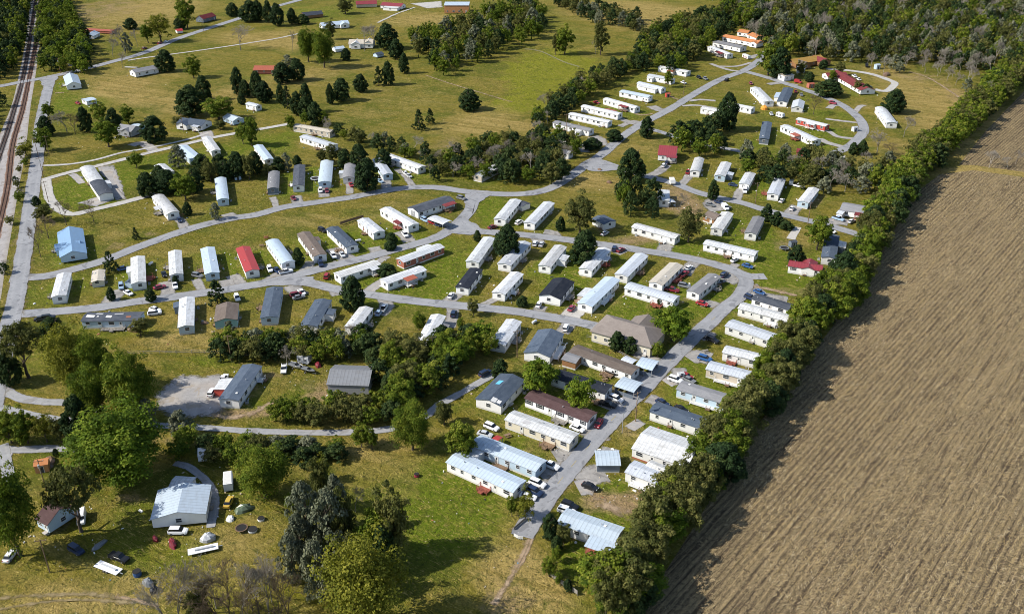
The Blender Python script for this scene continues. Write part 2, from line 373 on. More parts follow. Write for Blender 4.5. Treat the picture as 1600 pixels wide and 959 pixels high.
fc = Fm.mix(Fm.math('MULTIPLY', Fm.ramp(rowp, [(0.0, 0.75), (0.20, 0.0)]), Fm.ramp(gate, [(0.36, 0.0), (0.56, 1.0)])), fc, (0.060, 0.044, 0.030))
fc = Fm.mix(Fm.math('MULTIPLY', Fm.ramp(rowp, [(0.80, 0.0), (0.97, 0.75)]), Fm.ramp(gate, [(0.40, 1.0), (0.62, 0.0)])), fc, (0.44, 0.32, 0.165))
speck = Fm.noise(fP, 2.2, 3, 0.8, 1.0)
fc = Fm.mix(Fm.ramp(speck, [(0.40, 0.95), (0.52, 0.0)]), fc, (0.055, 0.042, 0.028))
fc = Fm.mix(Fm.ramp(straw, [(0.54, 0.0), (0.66, 0.85)]), fc, (0.46, 0.35, 0.195))
Fm.bump(Fm.math('ADD', Fm.math('ADD', rowsn, Fm.math('MULTIPLY', rowsf, 0.6)), Fm.math('ADD', Fm.math('MULTIPLY', straw, 0.5), Fm.math('MULTIPLY', rowp, 0.05))), 1.0, 1.0)
FIELD = Fm.out(fc)
FEDGE = [(972,985),(1026,905),(1078,830),(1169,690),(1272,553),(1337,465),(1388,380),(1430,303),(1468,274),(1520,266),(1600,277),(1690,292)]
fpts = [at(*p) for p in FEDGE]
fpts = [Vector((p.x + rnd.uniform(-1, 1), p.y + rnd.uniform(-1, 1), 0)) for p in fpts]
rot = lambda p, q: None
far_px = [(1498,258),(1540,205),(1600,143),(1660,92),(1900,60),(1950,200),(1800,300),(1690,284),(1600,269),(1520,258)]
fm2 = bpy.data.meshes.new('field'); fm2.from_pydata([(p.x, p.y, 0.028) for p in (at(*q) for q in far_px)], [], [tuple(range(len(far_px)))])
fm2.materials.append(FIELD)
if fm2.polygons[0].normal.z < 0: fm2.flip_normals()
structure(link('field', fm2))
outer = [Vector((620, 470, 0)), Vector((620, 90, 0)), Vector((60, 90, 0))]
poly = fpts + outer
me = bpy.data.meshes.new('field')
me.from_pydata([(p.x, p.y, 0.03) for p in poly], [], [tuple(range(len(poly)))[::-1]])
me.materials.append(FIELD); structure(link('field', me))
def in_poly(x, y, P_):
    c = False; j = len(P_) - 1
    for i in range(len(P_)):
        if (P_[i][1] > y) != (P_[j][1] > y) and x < (P_[j][0] - P_[i][0]) * (y - P_[i][1]) / (P_[j][1] - P_[i][1]) + P_[i][0]: c = not c
        j = i
    return c
# straw left on the field
rs = np.random.RandomState(3)
cx = rs.uniform(60, 420, 230000); cy = rs.uniform(100, 520, 230000)
P_ = [(p.x, p.y) for p in poly]
inside = np.array([in_poly(x, y, P_) for x, y in zip(cx, cy)])
cx, cy = cx[inside], cy[inside]
across = -cx * ROW.y + cy * ROW.x                      # pull most straw onto the rows
tgt = np.round(across / 1.5) * 1.5 + rs.normal(0, 0.28, len(cx))
mv = (tgt - across) * (rs.rand(len(cx)) < 0.7)
cx += -ROW.y * mv; cy += ROW.x * mv
ang = ROWA + rs.normal(0, 0.8, len(cx)); ln = rs.uniform(0.15, 0.6, len(cx)); wd = rs.uniform(0.04, 0.085, len(cx))
dx, dy = np.cos(ang) * ln, np.sin(ang) * ln; ex, ey = -np.sin(ang) * wd, np.cos(ang) * wd
z0 = rs.uniform(0.05, 0.10, len(cx)); z1 = rs.uniform(0.05, 0.22, len(cx))
V = np.stack([np.stack([cx - dx - ex, cy - dy - ey, z0], 1), np.stack([cx + dx - ex, cy + dy - ey, z1], 1),
              np.stack([cx + dx + ex, cy + dy + ey, z1], 1), np.stack([cx - dx + ex, cy - dy + ey, z0], 1)], 1).reshape(-1, 3)
STRAW = N('dry_straw', 0.8, 0.1)
sv = STRAW.attr('tint').outputs['Fac']
STRAW.out(STRAW.ramp(sv, [(0.0, (0.16, 0.115, 0.065)), (0.5, (0.40, 0.295, 0.135)), (1.0, (0.46, 0.38, 0.25))])); STRAW = STRAW.m
o = link('straw', fast_mesh('straw', V, np.arange(len(V)).reshape(-1, 4), STRAW, rs.rand(len(cx))))
structure(o, 'stuff')

# ================================================================ ROADS
def road_mat(name, a, b, wear, patchc, scale=1.0, soft=0.0, cover=1.0):
    n = N(name, 0.9, 0.15); P = n.co.outputs['Object']
    f1 = n.noise(P, 0.11 * scale, 5, 0.65); f2 = n.noise(P, 1.1, 4, 0.7)
    c = n.mix(n.ramp(f1, [(0.35, 0.0), (0.68, 1.0)]), a, b)
    ax = n.attr('across').outputs['Fac']                # 0 at one edge, 1 at the other
    t = n.math('ABSOLUTE', n.math('SUBTRACT', n.math('ABSOLUTE', n.math('SUBTRACT', ax, 0.5)), 0.22))
    c = n.mix(n.math('MULTIPLY', n.ramp(t, [(0.0, 1.0), (0.12, 0.0)]), 0.35), c, wear)
    e = n.math('ABSOLUTE', n.math('SUBTRACT', ax, 0.5))
    c = n.mix(n.math('MULTIPLY', n.ramp(e, [(0.40, 0.0), (0.5, 1.0)]), n.ramp(f2, [(0.35, 0.0), (0.6, 0.75)])), c, (0.22, 0.18, 0.12))
    c = n.mix(n.ramp(n.noise(P, 0.22, 3, 0.5, 1.0), [(0.60, 0.0), (0.63, 0.6)]), c, patchc)
    c = n.mix(n.ramp(n.noise(n.mapping(sc=(1, 1, 1)), 0.45, 4, 0.75, 2.5), [(0.36, 0.5), (0.42, 0.0)]), c, [x * 0.6 for x in a])
    c = n.mix(n.ramp(f2, [(0.3, 0.22), (0.5, 0.0)]), c, [x * 0.5 for x in a])
    n.bump(f2, 0.3, 0.05)
    if soft:                                             # ground cover creeps in from the edges
        k = n.math('ADD', n.math('SUBTRACT', 0.5, e), n.math('MULTIPLY', n.math('SUBTRACT', n.noise(P, 0.55, 5, 0.7, 0.4), 0.5), soft * 1.6))
        k = n.math('ADD', k, cover - 1.0)
        al = n.ramp(k, [(0.02, 0.0), (0.02 + soft * 0.5, 1.0)])
        n.l(al, n.p.inputs['Alpha'])
    return n.out(c)
ASPH = road_mat('worn_asphalt', (0.212, 0.218, 0.232), (0.282, 0.288, 0.302), (0.32, 0.322, 0.328), (0.125, 0.13, 0.142), 1, 0.07)
GRAVEL = road_mat('gravel', (0.25, 0.243, 0.24), (0.35, 0.337, 0.325), (0.40, 0.34, 0.27), (0.27, 0.225, 0.17), 2, 0.22)
PALE = road_mat('pale_lane', (0.34, 0.33, 0.305), (0.44, 0.425, 0.40), (0.46, 0.445, 0.42), (0.28, 0.265, 0.24), 2, 0.16)
DIRT = road_mat('bare_dirt', (0.26, 0.185, 0.115), (0.37, 0.28, 0.19), (0.42, 0.33, 0.24), (0.2, 0.14, 0.085), 2, 0.7, 0.86)
LANE = road_mat('grey_lane', (0.225, 0.23, 0.24), (0.31, 0.315, 0.322), (0.36, 0.355, 0.35), (0.2, 0.19, 0.18), 2, 0.14)
VERGE = road_mat('worn_verge', (0.20, 0.155, 0.075), (0.27, 0.215, 0.12), (0.27, 0.22, 0.13), (0.16, 0.13, 0.06), 2, 0.9, 0.92)
DRIVE = road_mat('driveway_grey', (0.20, 0.192, 0.185), (0.32, 0.305, 0.285), (0.34, 0.33, 0.31), (0.15, 0.145, 0.14), 3, 0.25)

def smooth(pts, step=2.5):
    P = [pts[0] * 2 - pts[1]] + pts + [pts[-1] * 2 - pts[-2]]
    out = []
    for i in range(1, len(P) - 2):
        p0, p1, p2, p3 = P[i - 1:i + 3]
        m = max(2, int((p2 - p1).length / step))
        for k in range(m):
            t = k / m
            out.append(0.5 * ((2 * p1) + (p2 - p0) * t + (2 * p0 - 5 * p1 + 4 * p2 - p3) * t * t + (3 * p1 - p0 - 3 * p2 + p3) * t ** 3))
    return out + [pts[-1].copy()]
_z = [0.03]
ROADLINES = []
def ribbon(name, px, width, mat, rag=0.25, z=None, world=False, verge=None):
    pts = px if world else [at(*p) for p in px]
    L = smooth(pts)
    if z is None: _z[0] += 0.0011; z = _z[0]
    V, A, Q = [], [], []
    C5 = (-0.5, -0.3, 0.0, 0.3, 0.5)
    ph = [rnd.uniform(0, 9) for _ in range(4)]
    for i, p in enumerate(L):
        t = (L[min(i + 1, len(L) - 1)] - L[max(i - 1, 0)]); t.z = 0; t.normalize(); nrm = Vector((-t.y, t.x, 0))
        wl = width * (width and 1) if not callable(width) else width(i / (len(L) - 1))
        e0 = rag * (math.sin(i * 0.9 + ph[0]) * 0.4 + rnd.uniform(-0.6, 0.6)); e1 = rag * (math.sin(i * 0.7 + ph[1]) * 0.4 + rnd.uniform(-0.6, 0.6))
        for c in C5:
            off = c * wl + (e0 if c == -0.5 else e1 if c == 0.5 else 0)
            V.append((p.x + nrm.x * off, p.y + nrm.y * off, z)); A.append(c + 0.5)
        if i:
            for k in range(4):
                b = (i - 1) * 5 + k; Q.append((b + 1, b, b + 5, b + 6))
    me = fast_mesh(name, np.array(V), np.array(Q), mat)
    a = me.attributes.new('across', 'FLOAT', 'POINT'); a.data.foreach_set('value', np.array(A, dtype=np.float32))
    if verge: ribbon('road_verge', px, width + verge, VERGE, 0.7, z=z - 0.0006, world=world)
    if width > 3: ROADLINES.append((L, width))
    return structure(link(name, me))
def pad(name, px, mat, z=None, rag=0.5):                     # an irregular paved or gravelled area
    pts = [at(*p) for p in px]; n = len(pts); out = []
    for i in range(n):
        a, b = pts[i], pts[(i + 1) % n]; m = max(2, int((b - a).length / 2))
        for k in range(m):
            q = a.lerp(b, k / m); out.append((q.x + rnd.uniform(-rag, rag), q.y + rnd.uniform(-rag, rag), 0))
    if z is None: _z[0] += 0.0011; z = _z[0]
    c = sum(pts, Vector()) / n
    V = [(c.x, c.y, z)] + [(x, y, z) for x, y, _ in out]; Q = []
    m = len(out)
    me = bpy.data.meshes.new(name)
    F3 = [(0, 1 + i, 1 + (i + 1) % m) for i in range(m)]
    area = sum((out[i][0] * out[(i + 1) % m][1] - out[(i + 1) % m][0] * out[i][1]) for i in range(m))
    if area < 0: F3 = [f[::-1] for f in F3]
    me.from_pydata(V, [], F3); me.materials.append(mat)
    a = me.attributes.new('across', 'FLOAT', 'POINT'); a.data.foreach_set('value', np.array([0.5] + [0.04] * m, dtype=np.float32))
    return structure(link(name, me))

# --- drives and parking pads first (lowest)
DRIVES = [  # (points, width m, material)
 ([(170,478),(178,462),(196,452)],7,DRIVE),([(262,465),(262,450),(258,440)],6,DRIVE),([(318,460),(312,446),(306,436)],4,DRIVE),([(380,452),(372,440),(362,430)],6,DRIVE),([(360,452),(352,437)],6,DRIVE),
 ([(470,428),(482,415),(486,408)],5,DRIVE),([(545,405),(528,395),(520,388)],8,DRIVE),([(590,394),(584,386)],6,DRIVE),([(640,378),(632,368),(622,362)],6,DRIVE),([(706,352),(690,350),(676,346)],6,DRIVE),
 ([(290,360),(282,345),(272,338)],5,DRIVE),([(362,340),(354,334)],7,DRIVE),([(432,325),(428,312),(426,308)],3.5,DRIVE),([(466,318),(462,306)],6,DRIVE),([(507,308),(505,294)],6,DRIVE),([(547,303),(545,285)],4,DRIVE),
 ([(604,294),(602,280),(596,274)],6,DRIVE),([(646,292),(634,276),(620,264)],4,DRIVE),([(418,440),(440,426),(452,424)],6,DRIVE),
 ([(570,462),(580,452),(600,438),(612,430)],5,GRAVEL),([(605,400),(590,410),(580,415)],4,DRIVE),
 ([(695,478),(706,466),(716,458)],6,DRIVE),([(752,478),(772,468),(790,456)],4,DRIVE),([(598,464),(605,478),(592,492)],6,DRIVE),([(455,446),(462,455),(470,462)],7,DRIVE),([(520,452),(525,462)],4,DRIVE),
 ([(706,478),(708,492),(702,512)],5,DRIVE),([(838,492),(846,478)],5,DRIVE),([(890,503),(885,512),(878,520)],6,DRIVE),([(884,500),(894,488),(905,480)],7,PALE),([(940,513),(950,514),(958,512)],6,DRIVE),
 ([(838,371),(842,382)],6,DRIVE),([(872,373),(864,364),(850,362)],6,DRIVE),([(952,384),(965,392),(975,396)],6,DRIVE),([(1034,397),(1040,385),(1046,382)],7,DRIVE),([(1140,422),(1150,412)],4,DRIVE),([(1085,410),(1075,420),(1070,430)],6,DRIVE),([(1155,428),(1144,436),(1135,440)],8,DRIVE),([(1120,478),(1108,474),(1092,474)],6,DRIVE),
 ([(1108,527),(1100,522),(1088,526)],8,DRIVE),([(1075,560),(1090,556),(1110,560)],9,DRIVE),([(1060,575),(1066,590),(1080,590)],6,DRIVE),([(1040,598),(1060,590)],6,GRAVEL),([(1012,622),(1030,628)],6,DRIVE),([(985,660),(1000,668)],6,GRAVEL),([(950,640),(960,632),(968,628)],9,DRIVE),([(985,587),(1000,592),(1016,585)],8,DRIVE),([(990,545),(1010,560),(1030,566)],6,DRIVE),
 ([(935,690),(925,672),(905,662)],8,DRIVE),([(905,718),(890,712),(868,716)],10,DRIVE),([(890,738),(868,736),(845,745)],10,DRIVE),([(866,762),(846,764),(828,770)],9,DRIVE),([(905,752),(920,744),(945,738)],9,DRIVE),([(902,762),(916,760),(930,762)],7,GRAVEL),([(880,798),(892,800)],5,DRIVE),([(955,700),(948,716),(958,722)],6,DRIVE),
 ([(1170,445),(1190,462),(1230,470)],8,DRIVE),([(1012,277),(1030,268),(1042,258)],6,DRIVE),([(1064,290),(1074,278),(1082,266)],5,DRIVE),([(1125,310),(1110,318),(1120,330)],8,DRIVE),([(1110,315),(1125,322),(1140,326)],6,DRIVE),([(1150,316),(1155,300),(1162,294)],5,DRIVE),([(1232,337),(1240,328),(1246,322)],7,DRIVE),([(1290,352),(1305,346),(1325,348)],9,DRIVE),([(1246,355),(1240,366),(1236,374)],3.5,CONC),
 ([(968,198),(990,190),(1006,196)],5,DRIVE),([(1000,196),(980,190),(962,182)],5,DRIVE),([(1050,172),(1030,172),(1018,166)],8,DRIVE),([(1020,178),(1000,180),(980,172)],4,DIRT),([(1075,155),(1060,156),(1046,150)],4,DIRT),([(1077,158),(1095,156),(1118,158)],4,GRAVEL),([(1066,166),(1090,165),(1130,172)],3.5,GRAVEL),([(940,228),(935,218),(925,214)],9,DRIVE),([(915,238),(908,228),(895,226)],6,DRIVE),
 ([(1175,98),(1150,104),(1120,104)],3.5,GRAVEL),([(1165,112),(1140,110),(1110,100)],4,GRAVEL),([(1198,84),(1180,88),(1168,92)],7,DRIVE),([(1340,192),(1320,190),(1290,186)],3.5,GRAVEL),([(1336,217),(1310,214),(1294,205)],4,GRAVEL),([(1318,230),(1295,224),(1280,217)],5,GRAVEL),([(1314,162),(1300,166),(1296,170)],5,GRAVEL),([(1333,178),(1345,166),(1352,166)],4,GRAVEL),([(1200,132),(1220,130),(1245,134)],6,DRIVE),
 ([(240,235),(222,224),(205,228)],7,GRAVEL),([(325,216),(322,208),(320,206)],8,GRAVEL),([(112,104),(108,96)],4,DRIVE),([(128,287),(118,276),(112,272)],4,GRAVEL),([(86,146),(100,145)],4,DIRT),
 ([(195,105),(215,106)],3,PALE),([(0,725),(8,712),(10,702)],4,PALE),
]
for pts, wd, m in DRIVES: ribbon('driveway', pts, wd, m, 0.35)
pad('gravel_lot', [(242,618),(262,598),(285,585),(318,588),(350,584),(368,600),(352,640),(335,652),(300,654),(262,652),(245,640)], GRAVEL)
ribbon('dirt_track', [(335,650),(365,652),(395,645),(420,632),(440,625)], 4, DIRT, 0.8)
pad('gravel_yard', [(150,256),(178,258),(190,285),(198,312),(182,315),(168,300),(170,285),(155,270)], GRAVEL)
pad('gravel_yard', [(120,318),(160,305),(178,312),(150,324)], GRAVEL)
pad('parking_pad', [(1296,238),(1310,236),(1325,248),(1322,258),(1300,258)], PALE)
pad('parking_pad', [(1185,85),(1200,76),(1203,92),(1190,96)], PALE)
pad('parking_pad', [(690,2),(640,6),(668,14),(692,12)], PALE)
pad('concrete_pad', [(900,478),(918,484),(905,500),(880,495)], PALE)
pad('dirt_yard', [(918,765),(935,770),(992,800),(988,818),(960,808),(918,790)], DIRT)
ribbon('dirt_path', [(828,826),(824,850),(810,880),(790,915),(770,945)], 2.6, DIRT, 0.9)
ribbon('dirt_path', [(835,830),(826,858),(806,895)], 1.6, DIRT, 0.8)
ribbon('dirt_path', [(0,935),(60,930),(130,928),(195,935),(245,945)], 2.2, VERGE, 0.8)
ribbon('dirt_path', [(180,932),(215,938),(248,948)], 1.8, DIRT, 0.6)
ribbon('dirt_path', [(0,952),(70,940),(140,937),(210,941)], 1.6, VERGE, 0.7)
ribbon('dirt_path', [(1170,445),(1200,452),(1245,462)], 4, DIRT, 0.6)
ribbon('dirt_path', [(1420,112),(1450,122),(1480,140),(1506,160),(1500,172)], 3, DIRT, 0.9)
ribbon('dirt_path', [(665,118),(700,130),(740,142),(800,160)], 2.2, DIRT, 0.7)
ribbon('dirt_path', [(590,36),(620,22),(648,12)], 2.5, PALE, 0.7)

# --- lanes and streets
ribbon('lane', [(67,259),(108,257),(150,250),(190,239),(225,233),(290,219),(326,208)], 2.6, PALE, 0.3)
ribbon('lane', [(60,284),(92,274),(125,266),(175,254),(225,241),(275,229),(330,216),(372,208),(400,203),(425,199),(452,194)], 4.6, PALE, 0.3)
ribbon('lane', [(72,280),(74,295),(80,314),(96,330),(115,335),(145,328),(175,321),(225,308),(242,302)], 5, PALE, 0.3)
ribbon('lane', [(400,66),(425,62),(450,57),(475,51)], 2.6, PALE, 0.3)
ribbon('lane', [(200,95),(225,91),(262,86),(300,81),(362,72),(400,66)], 2.8, PALE, 0.3)
ribbon('lane', [(-40,596),(0,606),(25,620),(62,627),(118,631),(160,640)], 4, LANE, 0.4)
ribbon('lane', [(-40,628),(0,637),(50,648),(110,657),(185,662),(250,665),(300,667),(400,674),(500,676),(562,675),(612,669),(662,652),(687,632),(725,612),(750,597),(775,583)], 3.2, LANE, 0.35)
ribbon('lane', [(-40,700),(0,701),(25,703),(75,701),(125,702),(180,706)], 3.4, LANE, 0.35)
ribbon('lane', [(2,695),(8,715),(14,745),(18,770)], 3.6, LANE, 0.35)
ribbon('lane', [(272,724),(290,727),(308,738),(326,757),(335,782),(330,824)], 2.6, LANE, 0.35)
ribbon('lane', [(1005,200),(1030,206),(1065,217),(1110,228),(1160,237)], 5, ASPH, 0.3)
ribbon('lane', [(1290,108),(1320,110),(1360,116),(1390,126),(1398,132),(1384,143),(1366,140)], 5.5, PALE, 0.3)
ribbon('road', [(1160,111),(1200,122),(1237,134),(1275,147),(1307,160),(1332,176),(1347,192),(1349,206),(1340,218),(1325,230),(1303,240)], 6.2, ASPH, 0.3, verge=1.6)
ribbon('road', [(930,250),(955,258),(1000,273),(1050,286),(1087,300),(1125,310),(1162,318),(1187,326),(1232,338),(1275,348),(1312,358),(1345,368)], 5.8, ASPH, 0.3, verge=1.6)
ribbon('road', [(15,437),(40,434),(70,432),(105,424),(160,408),(230,381),(300,357),(360,342),(400,336),(450,323),(540,310),(617,296),(675,293),(732,300),(800,304),(850,298),(885,280),(915,258),(940,242),(975,212),(1007,192),(1050,169),(1087,146),(1125,125),(1162,111),(1185,96),(1200,80),(1212,66)], 6.4, ASPH, 0.3, verge=1.8)
ribbon('road', [(10,492),(75,488),(150,481),(225,470),(275,464),(350,453),(400,445),(425,440),(475,427),(525,414),(575,402),(625,388),(675,374),(705,358),(727,338),(737,322),(736,304)], 6.2, ASPH, 0.3, verge=1.8)
ribbon('road', [(420,442),(475,441),(525,452),(580,461),(650,471),(700,476),(750,481),(800,486),(850,494),(900,503),(942,513)], 6.0, ASPH, 0.3, verge=1.6)
ribbon('road', [(706,356),(740,361),(815,367),(862,372),(900,377),(960,385),(1012,393),(1062,401),(1112,412),(1148,424),(1166,440),(1156,462),(1132,482),(1100,512),(1060,550),(1000,611),(962,650),(920,697),(880,745),(850,785),(824,822),(815,838)], 6.2, ASPH, 0.3, verge=2.0)
ribbon('road', [(1150,425),(1172,432),(1196,432)], 5.5, ASPH, 0.3)
ribbon('road', [(-30,138),(0,135),(37,128),(75,121),(125,110),(175,97),(225,83),(275,62),(325,45),(375,29),(420,14),(470,0)], 7.5, ASPH, 0.25, verge=1.6)
ribbon('road', [(82,118),(76,135),(70,160),(64,190),(60,225),(58,250),(52,290),(45,340),(38,390),(30,440),(22,480),(10,530),(0,575),(-15,640)], 6.8, ASPH, 0.3, verge=3.0)
# junction aprons
pad('road_apron', [(724,316),(745,300),(770,303),(748,318),(738,336),(733,322)], ASPH)
pad('road_apron', [(700,352),(722,338),(742,350),(760,362),(735,368),(700,364)], ASPH)
pad('road_apron', [(905,262),(930,246),(950,256),(975,264),(950,268),(925,268)], ASPH)
pad('road_apron', [(400,446),(440,434),(490,432),(500,446),(470,446)], ASPH)
pad('road_apron', [(62,126),(92,117),(90,124),(80,132),(68,136)], ASPH)
# worn centre lines of the main street
YEL = plain('worn_yellow_paint', (0.42, 0.34, 0.14), 0.8, 0.5)
def dashes(px, width, mat, on, off, z=0.30, skip=0.35):
    L = smooth([at(*p) for p in px], 1.0); mb = MB(); acc = 0.0; i = 0
    while i < len(L) - 6:
        a, b = L[i], L[min(i + int(on), len(L) - 1)]; t = (b - a).normalized(); nrm = Vector((-t.y, t.x, 0)) * width / 2
        if rnd.random() > skip: mb.add([a - nrm + Vector((0, 0, z)), b - nrm + Vector((0, 0, z)), b + nrm + Vector((0, 0, z)), a + nrm + Vector((0, 0, z))], [(0, 1, 2, 3)])
        i += int(on + off)
    structure(mb.build('road_markings', mat))
TOPZ = _z[0] + 0.006
dashes([(1132,482),(1100,512),(1060,550),(1000,611),(962,650),(920,697),(880,745),(850,785)], 0.16, YEL, 3, 5, TOPZ)

# ---------------------------------------------------------------- railway
BAL = road_mat('ballast', (0.27, 0.255, 0.25), (0.37, 0.35, 0.335), (0.33, 0.31, 0.30), (0.2, 0.17, 0.15), 2)
BEDL = [(50,-14),(44,30),(38,75),(28,125),(18,165),(4,200),(-20,260),(-60,360),(-120,520)]
BEDR = [(72,-14),(66,40),(58,100),(54,128),(47,172),(40,235),(30,290),(20,350),(8,420),(-2,480),(-30,560)]
def strip(name, A, B, mat, z):
    a = smooth([at(*p) for p in A], 3); b = smooth([at(*p) for p in B], 3); n = 160
    f = lambda L, t: L[int(t * (len(L) - 1))]
    V = []; Q = []; W = []
    for i in range(n):
        p, q = f(a, i / (n - 1)), f(b, i / (n - 1))
        for k in range(5):
            r = p.lerp(q, k / 4); V.append((r.x, r.y, z)); W.append(k / 4)
        if i: Q += [((i - 1) * 5 + k, (i - 1) * 5 + k + 1, i * 5 + k + 1, i * 5 + k) for k in range(4)]
    me = fast_mesh(name, np.array(V), np.array(Q), mat)
    if me.polygons[0].normal.z < 0: me.flip_normals()
    at_ = me.attributes.new('across', 'FLOAT', 'POINT'); at_.data.foreach_set('value', np.array(W, dtype=np.float32))
    return structure(link(name, me))
strip('rail_bed', BEDL, BEDR, BAL, 0.022)
RUST = plain('rusty_rail', (0.16, 0.075, 0.045), 0.6, 0.4)
SLEEPER = plain('old_sleeper', (0.10, 0.065, 0.048), 0.9, 0.4)
RBED = road_mat('rusty_ballast', (0.19, 0.115, 0.085), (0.27, 0.18, 0.14), (0.22, 0.14, 0.10), (0.13, 0.09, 0.07), 3)
DBED = road_mat('dark_ballast', (0.10, 0.10, 0.105), (0.16, 0.155, 0.155), (0.13, 0.13, 0.13), (0.08, 0.08, 0.08), 3)
def track(label, px, bed):
    L = smooth([at(*p) for p in px], 1.2)
    ribbon('track_bed', [p.copy() for p in smooth([at(*p) for p in px], 30)], 3.4, bed, 0.3, z=0.034 + 0.003 * (bed is DBED), world=True)
    c = L[len(L) // 2]
    root = thing('railway_track', label, 'railway track', (c.x, c.y, 0))
    for s in (-0.75, 0.75):
        mb = MB(); V = []
        for i, p in enumerate(L):
            t = (L[min(i + 1, len(L) - 1)] - L[max(i - 1, 0)]).normalized(); nn = Vector((-t.y, t.x, 0)); q = p + nn * s - c
            for a, z in ((-.06, .16), (-.06, .36), (.06, .36), (.06, .16)): V.append((q.x + nn.x * a, q.y + nn.y * a, z))
        Fq = [(4 * i + k, 4 * i + (k + 1) % 4, 4 * i + 4 + (k + 1) % 4, 4 * i + 4 + k) for i in range(len(L) - 1) for k in range(4)]
        mb.add(V, Fq); mb.build('rail', RUST, root)
    mb = MB()
    for i in range(0, len(L) - 1):
        p = L[i]; t = (L[i + 1] - p).normalized(); nn = Vector((-t.y, t.x, 0)); q = p - c
        a, b = nn * 1.3, t * 0.13
        v = [q - a - b, q + a - b, q + a + b, q - a + b]
        mb.add([(x.x, x.y, 0.045) for x in v] + [(x.x, x.y, 0.16) for x in v], [(4, 5, 6, 7), (0, 1, 5, 4), (1, 2, 6, 5), (2, 3, 7, 6), (3, 0, 4, 7)])
    structure(mb.build('sleepers', SLEEPER, root), 'stuff')
track('rusty brown railway track running beside the frontage road', [(64,-14),(58,50),(53,85),(45,125),(35,172),(20,225),(12,290),(0,345),(-25,450)], RBED)
track('dark railway siding track nearest the woods', [(58,-14),(50,40),(42,90),(34,130),(24,165),(12,205),(0,240),(-30,330)], DBED)
# ================================================================ HOMES
_wm = {}
def window_mesh(w_, h_, shut=None):
    k = (w_, h_, shut)
    if k not in _wm:
        mb = MB()
        mb.box((0, 0.02, 0), (w_, 0.06, h_), 1)
        for s in (-1, 1):
            mb.box((s * (w_ / 2 + .045), 0.035, 0), (.09, .09, h_ + .18), 0); mb.box((0, 0.035, s * (h_ / 2 + .045)), (w_, .09, .09), 0)
            if shut: mb.box((s * (w_ / 2 + .28), 0.02, 0), (.36, .07, h_ + .1), 2)
        mb.box((0, .05, 0), (w_, .05, .05), 0)
        _wm[k] = mb.mesh('window', [TRIM, GLASS, DARKTRIM])
    return _wm[k]
_dm = {}
def door_mesh(c):
    if c not in _dm:
        mb = MB(); mb.box((0, .02, 1.0), (.92, .07, 2.0), 0)
        for s in (-1, 1): mb.box((s * .51, .035, 1.02), (.1, .1, 2.1), 1)
        mb.box((0, .035, 2.06), (.92, .1, .1), 1); mb.box((0, .06, 1.5), (.45, .04, .7), 2); mb.box((.36, .08, 1.0), (.05, .06, .12), 2)
        _dm[c] = mb.mesh('door', [{'white': TRIM, 'dark': DARKTRIM, 'wood': REDWOOD}[c], TRIM, GLASS])
    return _dm[c]
_st = {}
def steps_mesh(kind):
    if kind not in _st:
        mb = MB()
        for i in range(3): mb.box((0, .9 - i * .3 if i else .75, .24 + (2 - i) * .24 - .12), (1.3, .3 if i else .9, .24 + 0 * i), 0)
        for i in range(3): mb.box((-.6, .9 - i * .3 if i else .75, .1 + (2 - i) * .1), (.08, .28, .2 + (2 - i) * .2), 0); mb.box((.6, .9 - i * .3 if i else .75, .1 + (2 - i) * .1), (.08, .28, .2 + (2 - i) * .2), 0)
        if kind != 'conc':
            for s in (-.62, .62):
                mb.box((s, .35, 1.1), (.07, .07, 1.0), 0); mb.box((s, 1.15, 1.0), (.07, .07, 1.0), 0); mb.box((s, .75, 1.5), (.07, .9, .07), 0)
        _st[kind] = mb.mesh('steps', {'wood': WOOD, 'red': REDWOOD, 'conc': CONC, 'grey': GREYWOOD}[kind])
    return _st[kind]
_vt = MB().tube((0, 0, -.25), (0, 0, .3), .09, .09, 8).tube((0, 0, .3), (0, 0, .4), .16, .16, 8).mesh('vent_pipe', STEEL)
_sk = MB().box((0, 0, .07), (.7, .7, .12), 0, .9).mesh('skylight', TRIM)
_acm = MB().box((0, 0, .45), (.8, .8, .75), 0).tube((0, 0, .83), (0, 0, .87), .32, .32, 12, 1).box((0, 0, .04), (.95, .95, .08), 2).mesh('ac_unit', [STEEL, BLACK, CONC])
CAMERA = Vector((0, 0, H))

